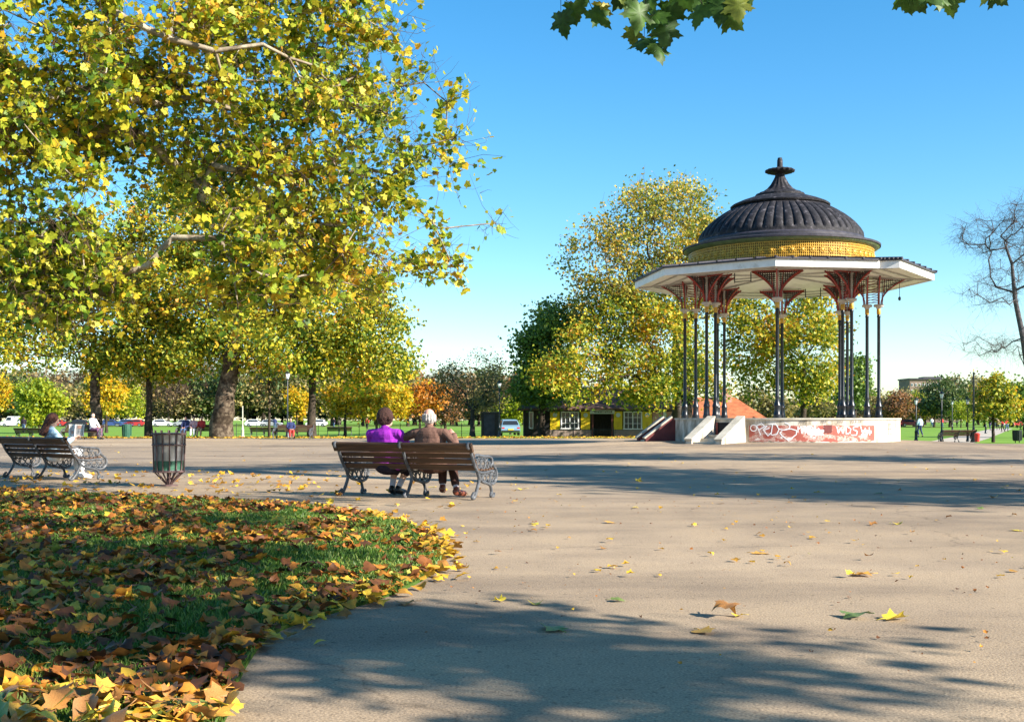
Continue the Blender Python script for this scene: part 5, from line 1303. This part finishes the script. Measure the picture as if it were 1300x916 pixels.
# thin field fence on the left
fe = empty('field_fence', (0, 0, 0)); tag(fe, 'thin wire fence with slim posts crossing the field on the left', 'fence')
mb = MB()
for px in range(300, 611, 26):
    x, y, z = atp(px, 95); mb2 = MB(); mb2.tube([(x, y, z), (x, y, z + 1.15)], .028, 6); mb2.build('post', M['lampblack'], fe)
for hh in (.5, 1.05): mb.tube([(atp(300, 95)[0], 95, -.35 + hh), (atp(612, 95)[0], 95, -.35 + hh)], .014, 4)
mb.build('wire', M['lampblack'], fe)
fl = empty('apartment_block', (0, 0, 0)); tag(fl, 'flat roofed brick block of flats rising above the trees on the right horizon', 'building')
K3 = 420 / F; M['flatbrick'] = noisy('brown flats brick', [(.3, (.16, .11, .09)), (.7, (.24, .17, .13))], .3, 5, .9)
def X3(px): return (px - 650) * K3
def Z3(py): return HC + (HY - py) * K3
mb = MB(); mb.box(((X3(1155) + X3(1215)) / 2, 426, Z3(481) / 2), (X3(1215) - X3(1155), 12, Z3(481))); mb.build('wall', M['flatbrick'], fl, False)
mb = MB(); mb.box(((X3(1154) + X3(1216)) / 2, 426, Z3(480.7)), (X3(1216) - X3(1154), 13, .5)); mb.box((X3(1185), 424, Z3(479.6)), (6, 6, 1.0)); mb.build('roof', M['leadflat'], fl, False)
for row in range(5):
    for c_ in range(12):
        mb = MB(); mb.box((X3(1158 + c_ * 4.8), 419.94, Z3(488.2 + row * 8)), (.75, .1, .95)); wn_ = mb.build('window', M['whitep'], fl, False)
        mb = MB(); mb.box((X3(1158 + c_ * 4.8), 419.87, Z3(488.2 + row * 8)), (.55, .06, .7)); mb.build('pane', M['wglass'], wn_, False)
# ================================================================== TREES
# near plane tree, its trunk stands left of the frame, limbs reach over the left half of the view
YN = 16.0
t1 = [pb(40, 70, 15, 150, 110), pb(40, 235, 15.5, 110, 90), pb(85, 335, 15.5, 72, 66, w=9000), pb(25, 330, 15.5, 50, 50, w=4500), pb(95, 385, 15.5, 36, 26, w=2600), pb(230, 70, 16, 150, 100), pb(360, 50, 17, 140, 100), pb(465, 80, 17, 75, 80, w=4600), pb(410, 195, 16.5, 120, 90),
      pb(520, 150, 17, 70, 80, w=3600), pb(530, 255, 17, 58, 60, w=1900), pb(380, 310, 16, 110, 70, w=10500), pb(330, 245, 16.5, 95, 65), pb(578, 215, 17, 32, 55, w=800), pb(470, 345, 16.5, 75, 42, w=2600), pb(540, 50, 17.2, 34, 48, w=900), pb(330, 385, 16, 60, 32, w=2300),
      pb(-150, 100, 16, 170, 220), pb(200, -140, 16.5, 330, 110), pb(430, -95, 17, 110, 80), pb(630, 280, 17, 6, 6, w=50), pb(570, 345, 16.8, 26, 34, w=330), pb(240, 150, 17.5, 220, 60), pb(190, 190, 17, 120, 40, w=5000)]
tree('plane_tree', 'large near plane tree whose yellow green boughs fill the upper left', (-11.5, 14.0, 0), 3.6, .33, .62, t1, 620, 47000, .082, M['leaf_near'], M['bark_limb'], 11, tmpl=T_PLANE, sigma=.225, seg=.5, jit=.09,
     r_tip=.009, twigs=9, twig_r=.0045, top=(-7.2, 15.8, 8.2), up=.3, droop=.9, flat_s=.9, twig_len=.34, wander=.25, group=None)
# trees on the far verge, left
B = M['bark']; BD = M['bark_dark']
tree('plane_tree', 'plane tree with the thickest ridged trunk, right of the seated group', atp(281, 69.5, 0), 4.8, .50, .78, [pb(300, 330, 70, 120, 90), pb(250, 400, 70, 110, 55), pb(380, 400, 71, 90, 60), pb(300, 270, 71, 110, 60), pb(310, 440, 68, 95, 30), pb(205, 290, 72, 70, 60), pb(260, 250, 73, 60, 40)],
     230, 36000, .23, M['leaf_mid'], B, 21, sigma=.62, lean=(.6, 0), tmpl=T_SMALL)
tree('plane_tree', 'forked plane tree with a leaning trunk behind the man in white', atp(122, 71, 0), 3.1, .28, .48, [pb(60, 420, 71, 70, 50), pb(130, 400, 72, 90, 60), pb(30, 360, 70, 60, 50), pb(190, 430, 71, 50, 45), pb(110, 340, 72, 80, 50), pb(0, 430, 70, 40, 50)],
     150, 20000, .23, M['leaf_mid'], B, 22, sigma=.6, lean=(-.1, 0), tmpl=T_SMALL)
tree('plane_tree', 'thin dark trunked tree between the green bin and the seated group', atp(189, 72, 0), 3.6, .17, .30, [pb(190, 420, 72, 75, 60), pb(200, 340, 73, 80, 55), pb(170, 460, 72, 60, 25), pb(230, 450, 71, 60, 28)],
     130, 17000, .23, M['leaf_mid'], BD, 23, sigma=.6, tmpl=T_SMALL)
tree('plane_tree', 'tree with a slim dark trunk and golden crown left of the seated couple', atp(396, 73, 0), 4.6, .20, .33, [pb(430, 400, 73, 85, 60), pb(450, 460, 73, 72, 32), pb(420, 345, 74, 70, 42), pb(380, 450, 72, 60, 40), pb(475, 420, 73, 48, 50), pb(350, 400, 73, 60, 50)],
     170, 23000, .23, M['leaf_mid'], BD, 24, sigma=.6, tmpl=T_SMALL)
tree('young_tree', 'slender young tree right of the thickest trunk', atp(342, 72, 0), 3.5, .07, .10, [pb(342, 490, 72, 16, 26)], 22, 260, .2, M['leaf_brown'], BD, 25, sigma=.3)
tree('small_tree', 'small yellow tree on the field behind the purple fleece', atp(438, 100), 2.0, .10, .16, [pb(440, 508, 100, 26, 22), pb(470, 500, 101, 30, 24), pb(425, 500, 100, 20, 18)], 60, 4200, .26, M['leaf_yellow'], BD, 26, sigma=.4)
tree('small_tree', 'small yellow tree between the two seated heads', atp(478, 108), 2.0, .10, .16, [pb(490, 505, 108, 30, 22), pb(468, 512, 108, 20, 16)], 50, 3600, .27, M['leaf_yellow'], BD, 27, sigma=.4)
tree('small_tree', 'orange leaved tree behind the seated couple', atp(533, 112), 2.0, .10, .16, [pb(520, 508, 112, 34, 19), pb(545, 500, 113, 18, 16)], 50, 3400, .28, M['leaf_orange'], BD, 28, sigma=.45)
tree('small_tree', 'small yellow tree behind the bench with a child on it', atp(377, 118), 1.8, .09, .14, [pb(378, 512, 118, 14, 17)], 26, 1500, .28, M['leaf_yellow'], BD, 29, sigma=.4)
tree('bare_tree', 'half bare brown tree with a forked trunk left of the dark shed', atp(600, 95), 2.2, .17, .28, [pb(600, 485, 95, 42, 38), pb(575, 500, 96, 25, 28), pb(628, 500, 95, 20, 30)], 130, 5200, .15, M['leaf_olive'], M['bark_grey'], 30, sigma=.5, r_tip=.014, twigs=4, twig_r=.007, shell=.3, seg=.8)
tree('bushy_tree', 'low reddish brown tree right of the white haired head', atp(565, 122), 1.5, .12, .2, [pb(562, 512, 122, 34, 20), pb(540, 515, 122, 22, 16)], 60, 4300, .28, M['leaf_copper'], BD, 31, sigma=.5)
tree('bushy_tree', 'brown bushy tree just left of the tall lamp by the car', atp(655, 128), 1.5, .12, .2, [pb(650, 506, 128, 22, 24), pb(662, 495, 128, 18, 18)], 50, 3600, .28, M['leaf_copper'], BD, 32, sigma=.5)
tree('shrub', 'bright green shrub rising between the shed and the cafe', atp(648, 112), .8, .08, .12, [pb(648, 524, 112, 18, 13), pb(660, 515, 112, 14, 12)], 34, 2200, .26, M['leaf_lime'], BD, 33, sigma=.4, cat='shrub')
tree('lime_tree', 'bright lime green weeping tree on the left beyond the reading woman', atp(50, 125), 1.6, .12, .2, [pb(50, 512, 125, 28, 26), pb(45, 495, 125, 16, 12)], 60, 6200, .30, M['leaf_lime'], BD, 34, sigma=.5)
tree('small_tree', 'orange gold tree showing just right of the forked trunk', atp(135, 128), 1.8, .12, .2, [pb(132, 500, 128, 26, 24)], 44, 3800, .30, M['leaf_yellow'], BD, 35, sigma=.5)
# trees round the cafe and bandstand
tree('plane_tree', 'great plane tree with airy yellow top behind the cafe and bandstand', atp(862, 84), 4.2, .42, .62, [pb(830, 300, 85, 78, 66), pb(860, 262, 85, 52, 40, w=1800), pb(760, 320, 84, 44, 50, w=1900), pb(900, 330, 85, 50, 60), pb(840, 370, 84, 95, 45), pb(780, 390, 84, 60, 35)],
     290, 27000, .22, M['leaf_airy'], M['bark_grey'], 41, sigma=.6, tmpl=T_SMALL, twigs=3, twig_r=.014, seg=1.0, shell=.3)
tree('plane_tree', 'dense yellow green plane tree hanging over the cafe roof', atp(872, 81), 3.0, .38, .55, [pb(770, 450, 81, 75, 42), pb(732, 474, 80, 54, 34), pb(705, 480, 79, 24, 20, w=900), pb(840, 440, 82, 80, 55), pb(800, 400, 82, 60, 28), pb(880, 470, 81, 50, 38), pb(810, 488, 80, 55, 20), pb(838, 500, 79, 30, 16, w=1300)],
     200, 21000, .23, M['leaf_mid'], BD, 42, sigma=.55, tmpl=T_SMALL)
tree('holm_oak', 'dark evergreen tree behind the left end of the cafe', atp(688, 87.5), 2.6, .24, .34, [pb(695, 440, 87, 34, 48), pb(680, 480, 87, 22, 36), pb(715, 405, 88, 26, 26), pb(700, 496, 87, 34, 20), pb(672, 425, 87, 14, 14)],
     110, 15500, .24, M['leaf_green'], BD, 43, sigma=.6)
tree('plane_tree', 'broad yellow green tree seen through the bandstand columns', atp(1020, 84), 3.0, .20, .26, [pb(1010, 440, 84, 60, 55), pb(965, 440, 85, 48, 58), pb(1030, 400, 85, 36, 36), pb(1020, 480, 84, 52, 24), pb(950, 390, 86, 40, 35)],
     180, 17500, .24, M['leaf_mid'], BD, 44, sigma=.55, tmpl=T_SMALL)
tree('dark_tree', 'dark green tree showing between the right hand columns', atp(1085, 95), 2.2, .16, .22, [pb(1086, 485, 95, 14, 30), pb(1075, 505, 95, 18, 15)], 40, 3300, .26, M['leaf_green'], BD, 45, sigma=.4)
tree('shrub', 'tall olive shrub right of the orange tiled roof', atp(962, 112), 1.0, .1, .15, [pb(955, 512, 112, 24, 16), pb(985, 520, 112, 22, 12), pb(1040, 515, 114, 30, 14)], 60, 4200, .28, M['leaf_olive'], BD, 46, sigma=.45, cat='shrub')
# right hand side
tree('small_tree', 'small round tree with a yellow top on the grass at the right', atp(1261, 74.5), 1.5, .09, .12, [pb(1262, 508, 74.5, 26, 27), pb(1280, 515, 74.5, 16, 20), pb(1245, 520, 74.5, 14, 18), pb(1268, 490, 74.5, 18, 16)], 90, 3900, .20, M['leaf_autumn'] if 'leaf_autumn' in M else M['leaf_mid'], BD, 51, sigma=.26, tmpl=T_SMALL)
tree('bare_tree', 'tall leafless tree reaching in from the right edge against the sky', tuple(Vector(atp(1322, 70))), 4.2, .17, .40, [pb(1290, 330, 70, 36, 46), pb(1245, 300, 70, 30, 22, w=1100), pb(1255, 375, 70, 40, 22), pb(1250, 440, 70, 34, 14, w=900), pb(1330, 300, 70, 60, 70), pb(1360, 400, 70, 50, 60), pb(1290, 440, 70, 45, 14), pb(1290, 275, 70, 22, 22)],
     330, 0, .2, None, M['bark_bare'], 52, sigma=.45, r_tip=.014, twigs=7, twig_r=.007, shell=.5, seg=.9, jit=.10, lean=(-.8, 0), top=tuple(P(1281, 335, 70)), twig_len=.6, wander=.12)
tree('dark_tree', 'dark evergreen at the extreme right edge beyond the bin', atp(1303, 95), 2, .2, .3, [pb(1303, 500, 95, 16, 22), pb(1303, 520, 95, 22, 16)], 40, 3600, .28, M['leaf_green'], BD, 53, sigma=.45)
# distant tree line: one prototype per kind, copied
def proto(name, label, m, seed, cat='tree', W=4.5, H=10.0, n=2600, ls=.5, bare=False, gr='distant trees beyond the field'):
    bl = [(0, 0, H * .6, W, W, H * .34, 3), (W * .5, 0, H * .45, W * .6, W * .6, H * .25, 1), (-W * .5, 0, H * .5, W * .6, W * .6, H * .28, 1)]
    return tree(name, label, (0, 0, 0), H * .3, .22, .32, bl, 60 if not bare else 120, n, ls, m, BD if not bare else M['bark_grey'], seed, sigma=.75, seg=2, r_tip=.03, twigs=0 if not bare else 5, twig_r=.03, group=gr)
PR = {'green': proto('distant_tree', 'dull green tree', M['leaf_far'], 61), 'olive': proto('distant_tree', 'olive tree', M['leaf_olive'], 62), 'copper': proto('distant_tree', 'copper tree', M['leaf_copper'], 63),
      'lime': proto('distant_tree', 'lime tree', M['leaf_lime'], 64), 'brown': proto('distant_tree', 'brown half bare tree', M['leaf_brown'], 65, n=900, bare=True), 'gold': proto('distant_tree', 'gold tree', M['leaf_yellow'], 66)}
used = set()
def far(kind, px, Y, ytop, wpx, label=None):
    p = PR[kind]; e = p if kind not in used else copy_tree(p); used.add(kind)
    x, y, z = atp(px, Y); Ht = HC + (HY - ytop) * Y / F - z; sx = wpx * Y / F / 9.0; e.location = (x, y, z); e.scale = (sx, sx, Ht / 9.6); e.rotation_euler = (0, 0, random.uniform(0, 6.28))
    if label: e['label'] = label; 
    else: e['label'] = 'distant %s tree, one of many alike in the tree line beyond the field' % {'green': 'dull green', 'olive': 'olive', 'copper': 'rusty', 'lime': 'light green', 'brown': 'half bare brown', 'gold': 'golden'}[kind]
    e['group'] = 'distant %s trees beyond the field' % kind
    return e
rr = random.Random(12)
kinds = ['green', 'olive', 'lime', 'brown', 'olive', 'green', 'copper', 'brown', 'gold', 'olive']
px = -40; i = 0
while px < 700:
    k = kinds[(i * 7 + rr.randrange(3)) % 10]; w = rr.uniform(48, 80)
    far(k, px, rr.uniform(245, 275), rr.uniform(455, 492) + (12 if px > 520 else 0), w); px += w * .52; i += 1
px = -50; i = 0
while px < 690:
    far(['green', 'olive', 'brown', 'copper'][rr.randrange(4)], px, rr.uniform(285, 300), rr.uniform(440, 470) + (25 if px > 500 else 0), 90); px += 48
# low far hedge-like trees closing the gap at the ground
px = -50
while px < 1310:
    far(['green', 'brown', 'olive', 'green'][rr.randrange(4)], px, rr.uniform(300, 320), rr.uniform(505, 514), rr.uniform(50, 70)); px += 34
far('olive', 1106, 232, 492, 40); far('lime', 1122, 240, 497, 40); far('copper', 1135, 215, 495, 52, 'broad rust coloured tree right of the bandstand columns'); far('olive', 1160, 245, 490, 46)
far('lime', 1172, 235, 495, 34); far('green', 1186, 222, 486, 48); far('green', 1206, 218, 478, 58, 'tallest dull green tree behind the lamp beside the dark bench'); far('olive', 1228, 226, 472, 50, 'tall olive tree behind the thick dark post'); far('lime', 1220, 205, 508, 26); far('green', 1250, 235, 482, 50); far('green', 1285, 230, 490, 60); far('olive', 1310, 225, 500, 60)
far('copper', 1070, 235, 508, 50); far('olive', 1040, 235, 500, 60); far('brown', 1000, 240, 505, 60); far('green', 980, 250, 500, 60)
far('olive', 1148, 238, 500, 30); far('brown', 1120, 225, 515, 36)

# ---- off-frame trees that cast the shadows on the asphalt and lawn
def visible(p, m=40):
    if p[1] < .3: return False
    px = 650 + F * p[0] / p[1]; py = HY - F * (p[2] - HC) / p[1]
    return -m < px < 1300 + m and -m < py < 916 + m
def shadow_clumps(targets, h0, h1, rng):
    out = []
    for (x, y) in targets:
        for _ in range(8):
            h = rng.uniform(h0, h1); c = (x + h * SHX, y + h * SHY, h)
            if not visible(c, 170): out.append(c); break
    return out
rg = np.random.default_rng(77)
def gpx(px, py): g = G(px, py); return (g.x, g.y)
# tree 0: over and behind the camera - bottom band, lawn shade, and hanging sprays at the top of the frame
tg = []
for _ in range(22): tg.append(gpx(rg.uniform(340, 620), rg.uniform(775, 830)))
for _ in range(12): tg.append(gpx(rg.uniform(620, 1000), rg.uniform(805, 850)))
for _ in range(7): tg.append(gpx(rg.uniform(330, 900), rg.uniform(830, 930)))
for _ in range(85): tg.append((rg.uniform(-6.5, -1.6), rg.uniform(5.2, 9.8)))
for _ in range(85): tg.append((rg.uniform(-9, -2.6), rg.uniform(9.5, 17.0)))
c0 = shadow_clumps(tg, 4.2, 8.0, rg)
hang = [(712, 14), (742, 4), (800, -6), (838, 4), (818, 40), (880, -4), (928, -2), (1155, -14), (1195, -14), (1262, -20)]
hc_ = [tuple(P(a, b - 22, 7.5)) for a, b in hang]
leaves = [(712, 30, .17), (728, 18, .15), (752, 26, .17), (764, 18, .13), (795, 6, .17), (812, 18, .2), (803, 50, .13), (818, 62, .17), (830, 68, .17), (838, 28, .17), (845, 42, .18), (850, 18, .19), (868, 8, .16), (882, 10, .17), (892, 20, .17), (908, 6, .17), (920, 30, .17), (918, 14, .18), (935, 12, .17), (800, -8, .2), (860, -10, .2), (945, -6, .17), (900, -10, .2),
          (1143, 2, .17), (1158, 6, .16), (1170, 3, .17), (1190, 2, .16), (1205, 4, .17), (1175, -8, .2), (1258, 2, .15), (1262, -8, .16), (1280, -10, .14), (740, -6, .17), (780, -12, .18), (1210, -12, .2), (1150, -14, .2), (824, 0, .18), (930, -12, .18)]
lpos = np.array([tuple(P(a, b - 14, 7.5 + rg.normal() * .12)) for a, b, s in leaves]); n = len(lpos)
Nn = np.stack([rg.normal(size=n) * .6, -np.ones(n), rg.normal(size=n) * .45], 1); Tt = np.stack([rg.normal(size=n) * .45, rg.normal(size=n) * .2, -np.ones(n)], 1)
exV, exF = scatter(lpos, np.array([s for a, b, s in leaves]) * .98, T_LOBED, rg, Nrm=Nn, Tip=Tt)
t0 = tree('plane_tree', 'overhanging tree whose dark green sprays dip into the top of the picture', (9.0, -2.5, 0), 3.8, .35, .5, [], 0, 11500, .17, M['leaf_shade'], M['bark_limb'], 71, tmpl=T_SMALL, sigma=.34, seg=.8, jit=.06, r_tip=.005,
     twigs=4, twig_r=.006, top=(8.5, -1.0, 8.5), clumps=np.array(c0 + [tuple(Vector(h) + Vector((0, 0, 1.2))) for h in hc_]), extra=None, twig_len=.5)
# hanging sprays (children of the crown side): leaves plus stalks
crown0 = [c for c in t0.children if c.name.startswith('crown')][0]
NVL = len(T_LOBED[0]); lx = np.repeat(np.array([a for a, b, s in leaves]), NVL)
for x0_, x1_ in ((600, 785), (785, 1000), (1000, 1230), (1230, 1400)):
    ids = np.where((lx >= x0_) & (lx < x1_))[0]; rm = np.full(len(lx), -1); rm[ids] = np.arange(len(ids)); fs_ = rm[exF]; fs_ = fs_[(fs_ >= 0).all(1)]
    np_mesh('spray', exV[ids] - np.array(t0.location), fs_, M['leaf_shade'], t0)
hb = MB()
for h in hc_:
    h = Vector(h); hb.tube([h + Vector((0, 0, 1.2)) - t0.location, h + Vector((.05, 0, .5)) - t0.location, h - t0.location], [.008, .005, .003], 5)
for p_ in lpos:
    p_ = Vector(p_); q = min((Vector(h) for h in hc_), key=lambda a: (a - p_).length); hb.tube([q - t0.location, (q + p_) / 2 + Vector((0, 0, -.02)) - t0.location, p_ - t0.location], [.003, .0025, .002], 4)
hb.build('twig', M['bark_dark'], t0)
# trees right of the frame
def band_targets(n, pl):   # polyline with half width: points along in px
    out = []
    for _ in range(n):
        t = rg.uniform(0, len(pl) - 1.001); i = int(t); f = t - i
        a, b = pl[i], pl[i + 1]; px = a[0] + (b[0] - a[0]) * f; py = a[1] + (b[1] - a[1]) * f; hw = a[2] + (b[2] - a[2]) * f
        out.append(gpx(px, py + rg.uniform(-hw, hw)))
    return out
c1 = shadow_clumps(band_targets(150, [(640, 594, 5), (760, 600, 9), (900, 611, 14), (1050, 620, 14), (1300, 624, 15)]), 6, 12, rg)
tree('plane_tree', 'tree right of the frame casting the broad branching shadow before the bandstand', (24.5, 9.5, 0), 4.5, .4, .6, [], 0, 6200, .26, M['leaf_mid'], BD, 72, sigma=.5, clumps=c1, twigs=5, twig_r=.012, r_tip=.015, twig_len=.9)
c2 = shadow_clumps(band_targets(90, [(560, 583, 2), (800, 579, 4), (1000, 580, 4), (1300, 584, 5)]), 6, 12, rg)
tree('plane_tree', 'tree right of the frame casting the far thin shadow near the platform', (36, 20, 0), 4.5, .4, .6, [], 0, 3600, .3, M['leaf_mid'], BD, 73, sigma=.6, clumps=c2, twigs=4, twig_r=.014, r_tip=.015, twig_len=.9)
c3 = shadow_clumps(band_targets(70, [(-60, 586, 3), (150, 594, 4), (300, 596, 3), (430, 590, 3), (600, 586, 3)]), 8, 13, rg)
tree('plane_tree', 'tree right of the frame casting the streaky shadow behind the benches', (17, 11.5, 0), 10, .35, .5, [], 0, 2100, .26, M['leaf_mid'], BD, 74, sigma=.5, clumps=c3, twigs=4, twig_r=.012, r_tip=.015, twig_len=.9)

# ================================================================== LIGHT, SKY, CAMERA
w = bpy.data.worlds.new('World'); scene.world = w; w.use_nodes = True; nt = w.node_tree; bg = nt.nodes['Background']
sk = nt.nodes.new('ShaderNodeTexSky'); sk.sky_type = 'NISHITA'; sk.sun_disc = False; sk.sun_elevation = math.asin(SUN.z); sk.sun_rotation = atan2(SUN.x, SUN.y)
sk.air_density = 1.0; sk.dust_density = .25; sk.ozone_density = 3.2; sk.altitude = 50
hsv = nt.nodes.new('ShaderNodeHueSaturation'); hsv.inputs['Saturation'].default_value = 1.32; hsv.inputs['Hue'].default_value = .493
nt.links.new(sk.outputs[0], hsv.inputs['Color']); nt.links.new(hsv.outputs[0], bg.inputs['Color']); bg.inputs['Strength'].default_value = .09
sd = bpy.data.lights.new('sun', 'SUN'); sd.energy = 5.0; sd.angle = radians(.53); sd.color = (1.0, .93, .82)
so = bpy.data.objects.new('sun', sd); COL.objects.link(so); so.rotation_euler = SUN.to_track_quat('Z', 'Y').to_euler()
cam = bpy.data.cameras.new('camera'); co = bpy.data.objects.new('camera', cam); COL.objects.link(co); scene.camera = co
co.location = (0, 0, HC); co.rotation_euler = (pi / 2, 0, 0); cam.sensor_width = 36; cam.lens = 36 * F / 1300; cam.shift_y = (HY - 458) / 1300
cam.clip_start = .1; cam.clip_end = 4000
scene.view_settings.view_transform = 'Standard'; scene.view_settings.look = 'None'; scene.view_settings.gamma = 1; scene.view_settings.exposure = 1.42
scene.cycles.max_bounces = 8; scene.cycles.transparent_max_bounces = 8; scene.cycles.use_denoising = True
